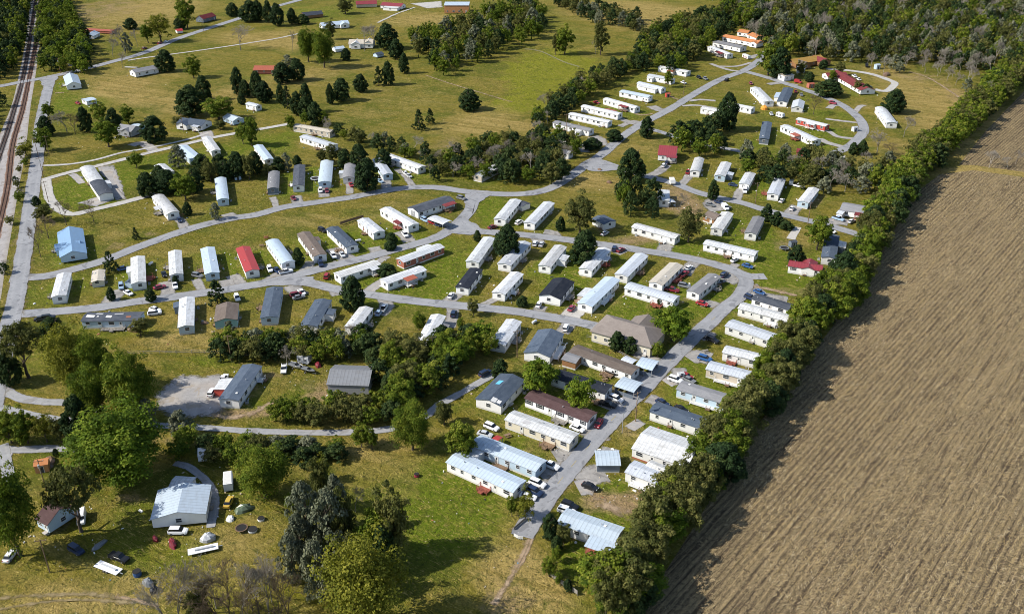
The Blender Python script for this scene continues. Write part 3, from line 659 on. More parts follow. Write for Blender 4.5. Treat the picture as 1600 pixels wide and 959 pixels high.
def section(w_, e, r, style):                 # roof underside from -w/2 to w/2 as (y, z)
    k = {'a': 8, 'f': 2}.get(style, 2)
    out = []
    for i in range(k + 1):
        y = -w_ / 2 + w_ * i / k; t = abs(2 * y / w_)
        out.append((y, e + r * ((1 - t * t) if style == 'a' else (1 - t))))
    return out
def shell(L, w_, e, r, style, wm, rm, parent, loc=(0, 0, 0), rz=0.0, floor=.55, over=.28, skirt=True, fascia=TRIM):
    if style == 'hip':
        wall = MB().box((0, 0, (e + floor) / 2), (L, w_, e - floor)).build('wall', wm, parent, loc, rz)
        a, b, k = L / 2 + over, w_ / 2 + over, w_ / 2 * .8
        V = [(-a, -b, e), (a, -b, e), (a, b, e), (-a, b, e), (-a, -b, e + .16), (a, -b, e + .16), (a, b, e + .16), (-a, b, e + .16), (-L / 2 + k, 0, e + r), (L / 2 - k, 0, e + r)]
        roof = MB().add(V, [(3, 2, 1, 0), (0, 1, 5, 4), (1, 2, 6, 5), (2, 3, 7, 6), (3, 0, 4, 7), (4, 5, 9, 8), (5, 6, 9), (6, 7, 8, 9), (7, 4, 8)]).build('roof', rm, parent, loc, rz)
        MB().box((0, 0, floor / 2 - .02), (L - .1, w_ - .1, floor + .03)).build('foundation', CONC, parent, loc, rz)
        return wall, roof
    sec = section(w_, e, r, style)
    wall = MB().prism([(-w_ / 2, floor), (w_ / 2, floor)] + [(y, z) for y, z in sec[::-1]], -L / 2, L / 2).build('wall', wm, parent, loc, rz)
    if skirt: MB().box((0, 0, floor / 2 - .02), (L - .08, w_ - .08, floor + .02)).build('skirting', SKIRT if skirt is True else skirt, parent, loc, rz)
    W = w_ / 2 + over; s0 = (sec[1][1] - sec[0][1]) / (sec[1][0] - sec[0][0])
    under = [(-W, sec[0][1] - s0 * over)] + sec + [(W, sec[-1][1] - s0 * over)]
    under = [(y, z + .012) for y, z in under]; top = [(y, z + .13) for y, z in under]
    if style == 'a': under = [under[0]] + under[2:-2] + [under[-1]]; top = [top[0]] + top[2:-2] + [top[-1]]; under = [(y, z + .02) for y, z in under]
    mb = MB().prism(under + top[::-1], -L / 2 - over, L / 2 + over)
    roof = mb.build('roof', rm, parent, loc, rz)
    return wall, roof

def deck(parent, x, y, s, ln, dep, z, col, roofed=None, e=2.9, stairs=True):
    """a porch against the wall at local (x, y), outwards = s * +y"""
    m = {'wood': WOOD, 'red': REDWOOD, 'grey': GREYWOOD, 'white': TRIM}[col]
    mb = MB(); yc = s * dep / 2
    mb.box((0, yc, z - .06), (ln, dep, .12))
    for a in (-1, 1):
        for b in (.08, dep - .08):
            mb.box((a * (ln / 2 - .08), s * b, z / 2 - .06), (.14, .14, z - .12))
            mb.box((a * (ln / 2 - .04), s * b, z + (.55 if not roofed else (e - z) / 2)), (.1, .1, 1.1 if not roofed else e - z))
    for a in (-1, 1): mb.box((a * (ln / 2 - .04), yc, z + 1.0), (.06, dep, .07)); mb.box((a * (ln / 2 - .04), yc, z + .5), (.04, dep, .05))
    for q in (-.32, .32): mb.box((q * ln, s * (dep - .04), z + 1.0), (ln * .36, .06, .07)); mb.box((q * ln, s * (dep - .04), z + .5), (ln * .36, .05, .05))
    for k in range(int(ln / .5)): 
        xx = -ln / 2 + .25 + k * .5
        if abs(xx) > ln * .14: mb.box((xx, s * (dep - .04), z + .5), (.05, .04, .96))
    p = mb.build('porch', m, parent, (x, y, 0))
    if stairs: link('steps', steps_mesh('grey' if col == 'grey' else 'wood' if col != 'red' else 'red'), p, (0, s * (dep - .3), 0), 0 if s > 0 else math.pi)
    if roofed:
        MB().prism([(0, e + .25), (s * (dep + .25), e - .02), (s * (dep + .25), e + .08), (0, e + .36)][::s], -ln / 2 - .2, ln / 2 + .2).build('porch_roof', ROOF[roofed](), p)
    return p

HOMES = []                                      # (label, centre, root, L, w, rz)
def home(label, x1, y1, x2, y2, w_, style, roof, wall, cat='mobile home', name='mobile_home', e=3.05, r=None, extras=(), win=True, group=None, door='white', skirt=True, shutters=False, over=.28, winh=1.05):
    if r is None: r = {'g': .55, 'a': .62, 'h': 1.7, 'hip': 2.2, 'f': .12}[style]
    z = e + r
    p, q = at(x1, y1, z), at(x2, y2, z); c = (p + q) / 2; c.z = 0
    L = (q - p).length; rz = math.atan2(q.y - p.y, q.x - p.x)
    if cat == 'mobile home' and w_ < 6.6: w_ *= .93
    root = thing(name, label, cat, c, rz, group)
    rr = random.Random(hash(label) % 99991 if False else sum(ord(ch) * (i + 3) for i, ch in enumerate(label)))
    wm = wallmat(wall)
    shell(L, w_, e, r, style, wm, ROOF[roof](), root, skirt=skirt, over=over)
    ax = Vector((math.cos(rz), math.sin(rz), 0)); nrm = Vector((-ax.y, ax.x, 0)); toc = (CAMERA - c)
    cs = 1 if nrm.dot(toc) > 0 else -1          # the long side that looks at the viewer
    ce = 1 if ax.dot(toc) > 0 else -1
    far = y1 < 150
    if win:
        step = 4.6 if far else 3.4
        for s in (-1, 1):
            n = max(2, int(L / step)); dk = rr.choice(range(1, n)) if n > 2 else 1
            for i in range(n):
                x = -L / 2 + L * (i + .5) / n + rr.uniform(-.4, .4)
                if i == dk:
                    link('door', door_mesh(door), root, (x, s * w_ / 2, .6), 0 if s > 0 else math.pi)
                    if not (s == cs and any(k[0] == 'deck' for k in extras)):
                        link('steps', steps_mesh(rr.choice(['wood', 'conc', 'grey', 'wood'])), root, (x, s * (w_ / 2 + .01) - s * .2, 0), 0 if s > 0 else math.pi)
                else:
                    ww = rr.choice([.8, 1.0, 1.3, 1.8]); link('window', window_mesh(ww, winh if ww < 1.8 else 1.2, shutters), root, (x, s * w_ / 2, .6 + 1.5), 0 if s > 0 else math.pi)
        for s in (-1, 1): link('window', window_mesh(1.3, 1.15, shutters), root, (s * L / 2, rr.uniform(-.4, .4), 2.1), -math.pi / 2 if s > 0 else math.pi / 2)
    if style in 'ga' and w_ < 6.5 and win and not far:
        for i in range(rr.choice([1, 2, 2, 3])):
            x = rr.uniform(-.42, .42) * L; y = rr.choice([-1, 1]) * rr.uniform(.6, 1.4); zz = e + r * (1 - abs(2 * y / w_)) + .1
            link('roof_vent', _vt if rr.random() < .65 else _sk, root, (x, y, zz + .05))
    for ex in extras:
        if ex[0] == 'deck':                     # ('deck', t, len, depth, colour, roofed, side)
            _, t, ln, dep, colr, rf = ex[:6]; sd = cs * (ex[6] if len(ex) > 6 else 1)
            deck(root, t * L, sd * w_ / 2, sd, ln, dep, .6, colr, rf, e - .15)
        elif ex[0] == 'room':                   # ('room', t, len, depth, roof, wall, side): an added room against the long side
            _, t, ln, dep, rf, wl = ex[:6]; sd = cs * (ex[6] if len(ex) > 6 else 1)
            y0 = w_ / 2 + .003
            MB().prism([(sd * y0, .02), (sd * (y0 + dep), .02), (sd * (y0 + dep), e - .55), (sd * y0, e - .25)][::sd], t * L - ln / 2, t * L + ln / 2).build('side_room', wallmat(wl), root)
            MB().prism([(sd * (y0 + .003), e - .22), (sd * (y0 + dep + .3), e - .56), (sd * (y0 + dep + .3), e - .46), (sd * (y0 + .003), e - .11)][::sd], t * L - ln / 2 - .2, t * L + ln / 2 + .2).build('side_room_roof', ROOF[rf](), root)
            link('window', window_mesh(1.0, 1.05), root, (t * L, sd * (y0 + dep), 1.5), 0 if sd > 0 else math.pi)
        elif ex[0] == 'wing':                   # ('wing', t, across, len, width, roof, rise, side): a cross gable
            _, t, acr, ln, ww, rf, rise = ex[:7]
            ee = e - .06
            shell(ln, ww, ee, rise, 'h', wm, ROOF[rf](), root, (t * L, acr * cs, 0), math.pi / 2, skirt=skirt)
            link('window', window_mesh(1.8, 1.2), root, (t * L, cs * (abs(acr) + ln / 2) if acr * cs * cs >= 0 else -cs * (abs(acr) + ln / 2), 2.0), 0 if cs > 0 else math.pi)
        elif ex[0] == 'chimney':
            MB().box((0, 0, 0), (.8, .8, 2.2)).box((0, 0, 1.15), (.95, .95, .12)).build('chimney', wallmat('brick'), root, (ex[1] * L, ex[2] * w_, e + r * .6))
        elif ex[0] == 'bigdoor':                # roll-up doors on the camera end
            for yy in ex[1]: MB().box((0, 0, 1.4), (.08, 2.8, 2.8)).build('garage_door', plain('garage_door_' + ex[2], WALL[ex[2]] if ex[2] in WALL else (.1, .11, .13), .5), root, (ce * (L / 2 + .02), yy, 0.03))
        elif ex[0] == 'rear':                   # the near end built on later, under another roof
            lr = L * ex[1]; shell(lr, w_ + .16, e + .07, r + .03, style, wm, ROOF[ex[2]](), root, (ce * (L / 2 - lr / 2 + .12), 0, 0), 0, skirt=skirt)
        elif ex[0] == 'patch':                  # ('patch', t, across -1..1, length, width, colour): sheets laid on the roof
            y = ex[2] * w_ / 2 * cs; sl = math.atan2(r, w_ / 2) * (-1 if y > 0 else 1)
            pt = MB().box((0, 0, 0), (ex[3], ex[4], .05)).build('roof_patch', plain('sheet_' + ex[5], {'white': (.7, .7, .68), 'blue': (.12, .42, .62), 'grey': (.4, .4, .41), 'rust': (.3, .12, .07)}[ex[5]], .6), root, (ex[1] * L, y, e + r * (1 - abs(2 * y / w_)) + .2))
            pt.rotation_euler = (sl, 0, rr.uniform(-.15, .15))
    HOMES.append((label, c, root, L, w_, rz))
    return root

D = lambda t=.1, ln=3.2, dep=2.2, c='wood', rf=None, s=1: ('deck', t, ln, dep, c, rf, s)
RM = lambda t=0., ln=4, dep=2.8, rf='white', wl='white', s=1: ('room', t, ln, dep, rf, wl, s)
W5 = 4.9
# ---- frontage corner and upper lane
home('white arched trailer with a dark shingled rear half on the gravel yard', 135,259,165,302, 6.2, 'a', 'white', 'white', extras=(RM(.1, 5, 2.4, 'white', 'white', -1), ('rear', .46, 'dark')))
home('blue roofed cottage beside the frontage road', 108,354,113,392, 9.5, 'h', 'blue', 'ltblue', 'house', 'cottage', e=2.9, r=1.9, extras=(('wing', .1, -1.6, 9.0, 6.0, 'blue', 1.5), D(0, 3, 2.4, 'grey', None, -1)), skirt=False)
home('white arched trailer with porch junk below the dark trees', 246,304,270,331, 5.4, 'a', 'white', 'white', extras=(D(.1, 4, 2.6, 'grey', 'white'),))
home('pale blue arched trailer with a parking pad by the upper street', 344,277,348,310, 5.2, 'a', 'ltblue', 'ltblue', extras=(D(-.1, 3, 2, 'grey', None, -1),))
home('slate grey trailer alone near the upper street', 428,267,426,293, 5.2, 'a', 'gray', 'slate', win=True)
home('navy roofed trailer with white end porch above a red car', 468,257,466,289, 5.4, 'g', 'dark', 'white', extras=(D(.2, 4, 1.8, 'white', None, -1),))
home('wide pale silver trailer with two round cars at its end', 511,250,507,283, 6.2, 'a', 'ltblue', 'ltblue')
home('short grey roofed trailer against the big dark oak', 547,255,544,276, 5.4, 'a', 'gray', 'white', extras=(RM(.0, 4, 2.2, 'silver', 'white', -1),))
home('pale trailer half under the big dark oak', 589,247,606,271, 5.0, 'g', 'silver', 'ltblue')
home('long white trailer with dark drive beneath the tree belt', 605,241,659,260, 5.2, 'g', 'white', 'white', extras=(D(-.2, 3, 2.2, 'grey', None),))
home('white trailer tucked against the evergreen belt at the street bend', 787,252,746,273, 5.0, 'g', 'white', 'tan', extras=(D(.3, 3, 2.5, 'wood', None, -1),))
home('white house trailer among the dark trees by the lane', 249,256,264,268, 5.2, 'g', 'white', 'white')
home('pale blue trailer behind the yard trees along the lane', 283,227,306,246, 6.4, 'g', 'ltblue', 'ltblue')
home('plain white trailer crossing toward the lane by yard trees', 322,213,337,234, 4.8, 'g', 'white', 'white')
home('pale blue trailer on the bright lawn below the lane', 403,226,420,248, 4.8, 'g', 'ltblue', 'white')
home('long tan box trailer at the end of the lane', 462,194,519,204, 5.0, 'g', 'tan', 'tan', extras=(D(.1, 2.4, 1.6, 'wood', None),))
home('long white trailer with blue grey roof below the tan one', 474,211,522,226, 5.4, 'g', 'silver', 'white', extras=(D(.15, 4, 2, 'wood', None),))
# ---- houses around the upper meadow
home('small pale blue gabled house at the rail crossing', 109,114,114,128, 8.5, 'h', 'ltblue', 'white', 'house', 'house', e=3.2, r=2.0, skirt=False, extras=(D(0, 3, 2, 'white', None),))
home('white house with dark grey roof alone on the dry meadow', 206,109,242,102, 7.5, 'h', 'gray', 'white', 'house', 'house', e=3.4, r=1.6, skirt=False)
home('small blue panelled hut on the green lot', 131,156,146,153, 7.0, 'g', 'ltblue', 'white', 'hut', 'hut', e=2.6, r=.4)
home('rust roofed low barn behind the roadside oaks', 126,44,178,47, 6, 'g', 'rust', 'brick', 'barn', 'barn', e=2.2, r=.8, win=False, skirt=False)
home('pale blue cottage half hidden by roadside oaks', 137,53,147,48, 8, 'h', 'ltblue', 'white', 'house', 'cottage', e=2.8, r=1.8, skirt=False)
home('small white shack with brown roof behind oaks', 117,52,126,50, 7, 'h', 'maroon', 'white', 'house', 'shack', e=2.6, r=1.4, skirt=False)
home('red roofed barn beside the far road', 311,25,331,20, 8, 'h', 'maroon', 'slate', 'barn', 'barn', e=3.4, r=2.4, skirt=False)
home('little red roofed shack at the far roadside', 275,46,284,45, 5, 'h', 'red', 'white', 'shack', 'shack', e=2.2, r=1.2, skirt=False, win=False)
home('grey walled cottage among yard trees near the lane', 189,194,212,197, 8.5, 'h', 'gray', 'gray', 'house', 'cottage', e=3.4, r=2.0, skirt=False, extras=(('wing', .15, 1.5, 7, 5, 'gray', 1.4), ))
home('white house with grey roof and front gable by the lane', 283,184,322,188, 9.5, 'h', 'slate', 'white', 'house', 'house', e=3.1, r=1.9, skirt=False, extras=(('wing', -.22, 2.5, 9, 6.5, 'slate', 1.7), D(.3, 4, 2, 'white', 'silver')))
home('pale blue house behind a round green tree', 356,178,372,184, 7, 'h', 'ltblue', 'ltblue', 'house', 'house', e=2.8, r=1.3, skirt=False)
home('rust red roofed house beside the dark meadow trees', 398,103,432,103, 10, 'h', 'rust', 'brick', 'house', 'house', e=2.9, r=1.8, skirt=False)
home('dark green roofed barn at the meadow top', 472,20,502,17, 8, 'h', 'dark', 'wood', 'barn', 'barn', e=2.8, r=2.2, win=False, skirt=False)
home('rambling white farmhouse with pale blue roof', 501,36,543,32, 8, 'h', 'ltblue', 'white', 'house', 'farmhouse', e=3.2, r=2.0, skirt=False, extras=(('wing', .3, 2, 9, 7, 'ltblue', 1.8),))
home('big white farmhouse behind a bare tree', 546,62,583,62, 9, 'h', 'tan', 'white', 'house', 'farmhouse', e=3.8, r=2.2, skirt=False, extras=(('wing', -.2, 1.5, 11, 7, 'white', 1.9), ('wing', .3, -1.5, 11, 7, 'tan', 1.9)))
home('small pale shed below the big farmhouse', 521,74,536,72, 6, 'h', 'ltblue', 'white', 'shed', 'shed', e=2.4, r=1.2, win=False, skirt=False)
home('little blue grey hut beside the farmhouse trees', 586,83,596,81, 5, 'h', 'slate', 'ltblue', 'hut', 'hut', e=2.2, r=1.2, win=False, skirt=False)
home('long red roofed barn at the top edge', 556,2,588,1, 10, 'h', 'crimson', 'tan', 'barn', 'barn', e=3.2, r=2.2, win=False, skirt=False)
home('red and white roofed sheds group at the top edge', 598,4,630,6, 10, 'h', 'crimson', 'white', 'barn', 'barn', e=3, r=1.8, skirt=False, extras=(RM(.1, 14, 6, 'white', 'white'),))
home('orange brick block with flat pale roof and parked vehicles', 695,6,733,6, 17, 'f', 'ltblue', 'orange', 'building', 'brick_building', e=7, r=.1, skirt=False, winh=1.3)
# ---- row between the upper street and the middle street
home('white trailer nearest the frontage road above the middle street', 100,426,91,461, 5.0, 'g', 'white', 'white', extras=(D(.2, 2.4, 1.6, 'grey', None, -1),))
home('beige garden shed with small plants in front', 154,421,152,438, 4.2, 'g', 'tan', 'cream', 'shed', 'garden_shed', e=2.3, r=.5)
home('white trailer with red porch beside the dark pine', 215,400,216,440, 5.2, 'g', 'white', 'white', extras=(D(.15, 4.5, 2.4, 'red', None), RM(-.1, 5, 1.6, 'white', 'white', -1)))
home('white trailer with a bush and truck at its end', 273,391,275,427, 4.9, 'g', 'white', 'white', extras=(D(-.1, 4, 1.8, 'grey', None, -1),))
home('pale blue trailer with brown deck in the middle row', 324,386,331,425, 5.4, 'g', 'ltblue', 'ltblue', extras=(D(.1, 4, 2.4, 'wood', None), ))
home('trailer with a bright red roof', 379,385,394,421, 5.4, 'g', 'red', 'white', extras=(D(.2, 3, 2, 'grey', None, -1),))
home('pale blue roofed trailer with four vehicles at its end', 425,374,450,408, 5.4, 'a', 'ltblue', 'white', extras=(D(-.1, 4, 2, 'grey', None, -1),))
home('trailer with an umber brown roof beside a round bush', 474,362,500,397, 5.4, 'g', 'umber', 'white', extras=(RM(-.2, 4, 2, 'umber', 'white', -1),))
home('slate roofed trailer with small wooden porch at its corner', 519,354,550,383, 5.4, 'g', 'slate', 'white', extras=(D(.3, 3, 2.4, 'wood', None),))
home('short white trailer with a rust streaked door', 567,341,592,361, 5.4, 'g', 'white', 'white', door='wood', extras=(D(.05, 2.6, 1.4, 'wood', None),))
home('long white trailer with pink awning beside the dark double home', 602,324,646,350, 5.6, 'g', 'white', 'white', extras=(D(.2, 4, 2, 'red', 'maroon'),))
home('long dark roofed home with wide garage end at the junction', 645,325,702,307, 7.6, 'g', 'dark', 'white', r=1.0, extras=(D(.3, 6, 2.6, 'wood', 'maroon'), ('bigdoor', (0.,), 'gray')))
# ---- between middle street and its branch
home('white trailer with red brick walls below the middle street', 625,405,688,382, 5.0, 'g', 'white', 'brick', extras=(RM(.25, 6, 3, 'white', 'white', -1),))
home('white trailer above the tall dark pine', 527,428,589,408, 5.2, 'g', 'white', 'white', extras=(D(.3, 3, 2.4, 'white', 'white'),))
home('white trailer with brown roofed porch on the bright lawn', 600,438,660,417, 5.2, 'g', 'white', 'white', extras=(D(.02, 4.4, 2.8, 'white', 'rust'),))
# ---- centre block under the loop
home('white trailer by a dark tree at the lawn edge', 765,370,738,407, 5.4, 'g', 'white', 'white', extras=(D(.1, 4, 2, 'grey', None),))
home('short trailer with a flat black roof', 744,419,722,448, 5.2, 'g', 'navy', 'white', r=.4)
home('white trailer ending the lawn beside the triangular green', 806,311,781,341, 5.4, 'g', 'white', 'white')
home('white trailer with open grass around beside the loop', 858,315,827,347, 5.2, 'g', 'white', 'white')
home('pale blue grey trailer behind the dark tree', 820,377,788,411, 5.6, 'g', 'silver', 'white', extras=(D(0, 4, 1.6, 'grey', None),))
home('plain white trailer next to the black roofed double', 808,425,779,456, 5.2, 'g', 'white', 'white', extras=(D(.1, 3, 2, 'white', None),))
home('white trailer with boxy side wing', 876,383,851,414, 5.2, 'g', 'white', 'white', extras=(RM(-.05, 5, 3.2, 'white', 'white'),))
home('black roofed double wide home with three front windows', 881,434,859,460, 8.0, 'h', 'navy', 'white', r=1.1, extras=(D(0, 5, 2, 'grey', None),))
home('white trailer beside two cars and an olive tree', 945,387,915,419, 5.4, 'g', 'white', 'white', extras=(D(-.1, 4, 2.2, 'red', 'silver'),))
home('pale roofed trailer with grey panelled end and wood deck', 1003,396,971,428, 5.4, 'g', 'silver', 'ltgray', extras=(D(.0, 4, 2, 'wood', None),))
home('long pale blue trailer with cluttered carport beside it', 957,433,914,474, 6.0, 'g', 'ltblue', 'white', extras=(D(.0, 9, 1.6, 'white', None), RM(.1, 7, 3, 'white', 'tan', -1)))
home('tan roofed trailer with red pickup at its side', 1057,411,1025,441, 5.6, 'g', 'tan', 'white', extras=(D(-.1, 5, 2, 'red', None),))
home('long silver arched trailer with red steps and a round bush', 982,443,1057,465, 5.8, 'a', 'silver', 'white', extras=(D(.2, 4, 2.2, 'red', None),))
home('dark grey roofed trailer with a boat at the road bend', 1117,428,1083,455, 5.2, 'g', 'gray', 'white', extras=(D(-.2, 3, 2, 'grey', None),))
home('white trailer above the loop with three bay fronts', 992,350,1059,368, 5.2, 'g', 'white', 'ltgray', extras=(D(.25, 2.4, 1.8, 'white', None),))
home('very long white trailer with dark windows above the bend', 1103,376,1182,394, 5.2, 'g', 'white', 'white', extras=(D(0, 3, 1.8, 'wood', None),))
home('white trailer below the orange dirt lot', 1137,331,1120,356, 5.2, 'g', 'white', 'ltgray')
home('grey roofed trailer by a dark roadside tree', 1186,338,1173,363, 5.0, 'g', 'gray', 'ltgray', extras=(D(.1, 3, 2, 'wood', None, -1),))
home('grey roofed hut behind the olive tree', 935,337,953,346, 6.5, 'g', 'slate', 'ltgray', 'hut', 'hut', e=2.8, r=.6)
home('tall white box trailer on the dirt lot', 1037,297,1037,313, 5.2, 'f', 'white', 'white', e=3.2, r=.1)
# ---- lower row
home('white trailer with long shadow below the middle street', 292,464,290,508, 5.2, 'g', 'white', 'ltblue', extras=(RM(-.35, 4, 2, 'slate', 'slate', -1),))
home('grey roofed teal cabin in the lower row', 355,472,352,497, 7.4, 'g', 'umber', 'teal', 'house', 'cabin', r=1.0)
home('slate roofed trailer with brown deck at its near end', 429,448,420,494, 6.0, 'g', 'slate', 'ltblue', extras=(D(-.05, 4, 2.2, 'wood', None, -1),))
home('slate roofed trailer above the bushy belt', 505,467,482,507, 6.2, 'g', 'slate', 'white', extras=(RM(-.1, 4, 3, 'slate', 'white'),))
home('white trailer half buried in the tree belt', 572,479,549,509, 5.0, 'g', 'white', 'white', extras=(D(.05, 5, 2, 'grey', None),))
home('white trailer with dark side drive above the belt', 685,491,662,532, 5.2, 'g', 'white', 'ltgray', extras=(RM(.0, 9, 2.6, 'gray', 'white'), D(.2, 3, 2, 'red', None, -1)))
home('cream roofed trailer next to the slate double wide home', 803,499,777,535, 5.6, 'g', 'white', 'ltgray', extras=(D(0, 5, 2, 'grey', None),))
home('slate roofed double wide with pale side porch', 861,514,839,549, 8.6, 'h', 'slate', 'white', r=1.2, extras=(D(0, 9, 2, 'white', None),))
home('derelict trailer with patched dark roof behind the oaks', 132,493,220,492, 6.4, 'g', 'dark', 'ltblue', extras=(D(.05, 8, 2.4, 'grey', None), ('patch', -.38, .2, 3, 1.2, 'white'), ('patch', -.25, -.4, 2.4, 1.4, 'grey'), ('patch', -.05, .3, 2.0, 1.2, 'white'), ('patch', .1, -.3, 3.0, 1.2, 'grey'), ('patch', .3, .4, 1.6, 1.0, 'rust')))
home('slate roofed trailer beside the gravel lot', 394,569,357,622, 6.4, 'g', 'slate', 'white', extras=(RM(.05, 6, 4, 'white', 'red', -1), D(-.3, 3, 2, 'white', None)))
home('open grey barn with ribbed roof in the wooded clearing', 517,577,580,579, 11, 'h', 'zinc', 'gray', 'barn', 'barn', e=3.8, r=1.9, skirt=False, win=False)
home('white barn with broad pale blue roof beside the curved lane', 287,755,277,799, 12.8, 'h', 'ltblue', 'white', 'building', 'white_barn', e=3.3, r=1.5, skirt=False)
home('white farm cottage with brown roof under the bare oak', 74,785,92,795, 7.5, 'h', 'brown', 'ltblue', 'house', 'cottage', e=3.2, r=2.2, skirt=False)
# ---- either side of the main street, lower end
home('beige hip style house with grey brown roof and rear wing', 938,492,1029,516, 12.5, 'hip', 'taupe', 'cream', 'house', 'house', e=4.0, r=3.2, skirt=False, over=.6, extras=(('wing', .12, -6.0, 9, 9, 'taupe', 2.0),))
home('long grey roofed trailer with two carports', 897,542,993,577, 5.6, 'g', 'umber', 'white', extras=(D(.15, 4, 2, 'wood', None),))
home('dark roofed trailer partly behind a bright tree', 868,581,951,606, 5.6, 'g', 'navy', 'white', extras=(D(.42, 4, 2.4, 'wood', None),))
home('white trailer with a plum brown roof', 828,613,925,649, 5.8, 'g', 'brown', 'white', shutters=True, extras=(D(.1, 4.5, 2.2, 'grey', None),))
home('long cream walled white roofed trailer with wooden porch', 797,646,897,682, 5.6, 'g', 'white', 'cream', extras=(D(.2, 4, 2.4, 'wood', None), ('patch', -.2, .4, 2.2, 1.0, 'grey')))
home('slate double wide with white roof patches by the lane', 801,585,763,624, 8.4, 'h', 'slate', 'white', r=1.0, extras=(('patch', .44, .35, 2.2, 1.6, 'white'), ('patch', .43, .72, 1.6, 1.2, 'white'), ('patch', -.15, -.4, 2.4, 1.6, 'blue')))
home('long pale blue trailer with small wooden porch and hedge', 744,685,845,725, 5.8, 'g', 'ltblue', 'ltblue', extras=(D(0, 4, 2.2, 'wood', None), RM(-.4, 5, 4, 'silver', 'white')))
home('long pale blue trailer with red planter edge facing the meadow', 708,711,811,757, 6.0, 'g', 'ltblue', 'white', extras=(D(.1, 3.4, 2, 'red', None),))
home('white trailer at the top of the hedge row', 1158,475,1233,495, 5.4, 'g', 'white', 'ltgray', extras=(D(.2, 4, 1.8, 'white', None),))
home('silver blue trailer with roof vents beside the hedge', 1140,502,1211,526, 6.0, 'g', 'silver', 'ltgray')
home('short bright white trailer beside the hedge', 1133,543,1186,556, 5.0, 'g', 'white', 'ltgray', extras=(D(-.2, 3, 1.8, 'red', None),))
home('grey roofed trailer with porch columns beside the hedge', 1108,568,1170,584, 5.6, 'g', 'silver', 'tan', extras=(D(.1, 9, 1.8, 'white', None),))
home('grey roofed trailer with teal panelled front', 1063,599,1139,622, 5.6, 'g', 'gray', 'ltblue', extras=(D(.2, 12, 1.4, 'white', None),))
home('slate blue roofed trailer beside the utility pole', 1022,633,1107,661, 6.0, 'g', 'slate', 'ltgray')
home('wide white roofed hall with brick base', 1003,677,1086,705, 12.0, 'h', 'white', 'ltgray', 'building', 'hall', e=3.2, r=1.3, skirt=plain('red_brick_base', (.36, .13, .08), .9))
home('grey roofed trailer with pillared front by the bare lot', 985,726,1036,745, 6.0, 'g', 'silver', 'ltgray', extras=(D(.1, 8, 1.6, 'white', None),))
home('pale roofed small trailer behind the pillared one', 1014,722,1046,736, 3.8, 'g', 'white', 'ltgray')
home('pale blue trailer with striped porch at the street end', 879,803,967,833, 6.4, 'g', 'ltblue', 'white', extras=(D(.33, 6.5, 4, 'red', 'ltblue'),))
home('dark roofed trailer behind the trucks at the road bend', 1180,461,1236,478, 5.2, 'g', 'dark', 'white', extras=(D(0, 6, 2, 'wood', None),))
# ---- east branch
home('red roofed white house above the branch road', 1031,227,1058,229, 13, 'h', 'crimson', 'white', 'house', 'house', e=3.4, r=3.0, skirt=False, extras=(D(.3, 5, 2.5, 'grey', 'crimson'),))
home('white trailer end on to the branch road', 1093,246,1086,266, 4.8, 'a', 'white', 'white')
home('white trailer with blue tarps at its end', 1135,253,1125,273, 5.2, 'g', 'white', 'ltblue', extras=(RM(.2, 4, 3, 'silver', 'slate'),))
home('small white trailer with van beside bare trees', 1173,269,1163,286, 5.0, 'g', 'white', 'white')
home('silver roofed trailer with red side deck', 1219,278,1208,302, 5.4, 'g', 'silver', 'white', extras=(D(.2, 4, 2.6, 'red', None, -1),))
home('white roofed box trailer on the mown lot', 1272,293,1255,314, 5.0, 'g', 'white', 'ltblue')
home('white bungalow with teal shutters against the hedge', 1317,318,1352,324, 9.5, 'h', 'gray', 'white', 'house', 'bungalow', e=3.1, r=1.2, skirt=False, shutters=True, extras=(D(.4, 4, 3, 'red', 'maroon'),))
home('slate grey trailer at the end of the branch road', 1301,366,1295,401, 5.6, 'g', 'slate', 'ltgray', extras=(RM(-.2, 6, 3, 'white', 'slate', -1),))
home('white walled trailer with a deep red roof', 1234,408,1285,416, 5.8, 'g', 'crimson', 'white', r=.8, shutters=True, extras=(('wing', .1, -1, 8, 5, 'crimson', .9),))
home('dark slate trailer beside the clustered oaks', 1199,190,1194,216, 5.2, 'g', 'slate', 'slate')
# ---- row along the upper loop street
home('white trailer cluttered with red junk', 851,207,898,216, 5.0, 'g', 'white', 'white', extras=(D(-.3, 5, 2.4, 'red', None),))
home('pale trailer half hidden by the roadside evergreens', 857,230,892,237, 5.2, 'g', 'silver', 'ltgray')
home('grey roofed trailer with white end room', 868,189,924,202, 5.4, 'g', 'gray', 'white', extras=(RM(.25, 4, 2.5, 'white', 'white'),))
home('white trailer with a plain lawn above the corner bush', 892,176,953,189, 5.2, 'g', 'white', 'white')
home('white trailer with orange deck between two parked cars', 912,164,969,177, 5.2, 'a', 'white', 'white', extras=(D(.15, 7, 2.6, 'red', 'rust', -1),))
home('white trailer with maroon car by its porch', 947,153,996,167, 5.2, 'a', 'white', 'white', extras=(D(.2, 6, 2.4, 'wood', 'maroon'),))
home('pale roofed trailer with brown end shed', 972,141,1016,150, 6.0, 'g', 'ltblue', 'white', extras=(RM(-.45, 4, 2, 'dark', 'slate', -1),))
home('white trailer with a parallel white canopy', 999,128,1037,137, 5.0, 'a', 'silver', 'white', extras=(RM(0, 14, 2.4, 'white', 'white'),))
home('pale trailer behind a bare yard tree', 1015,116,1052,123, 5.6, 'g', 'silver', 'white', extras=(RM(-.3, 4, 3, 'white', 'white'),))
home('white roofed trailer with brick red front room', 1032,103,1076,111, 6.0, 'g', 'white', 'white', extras=(RM(0, 5, 2.6, 'rust', 'white'),))
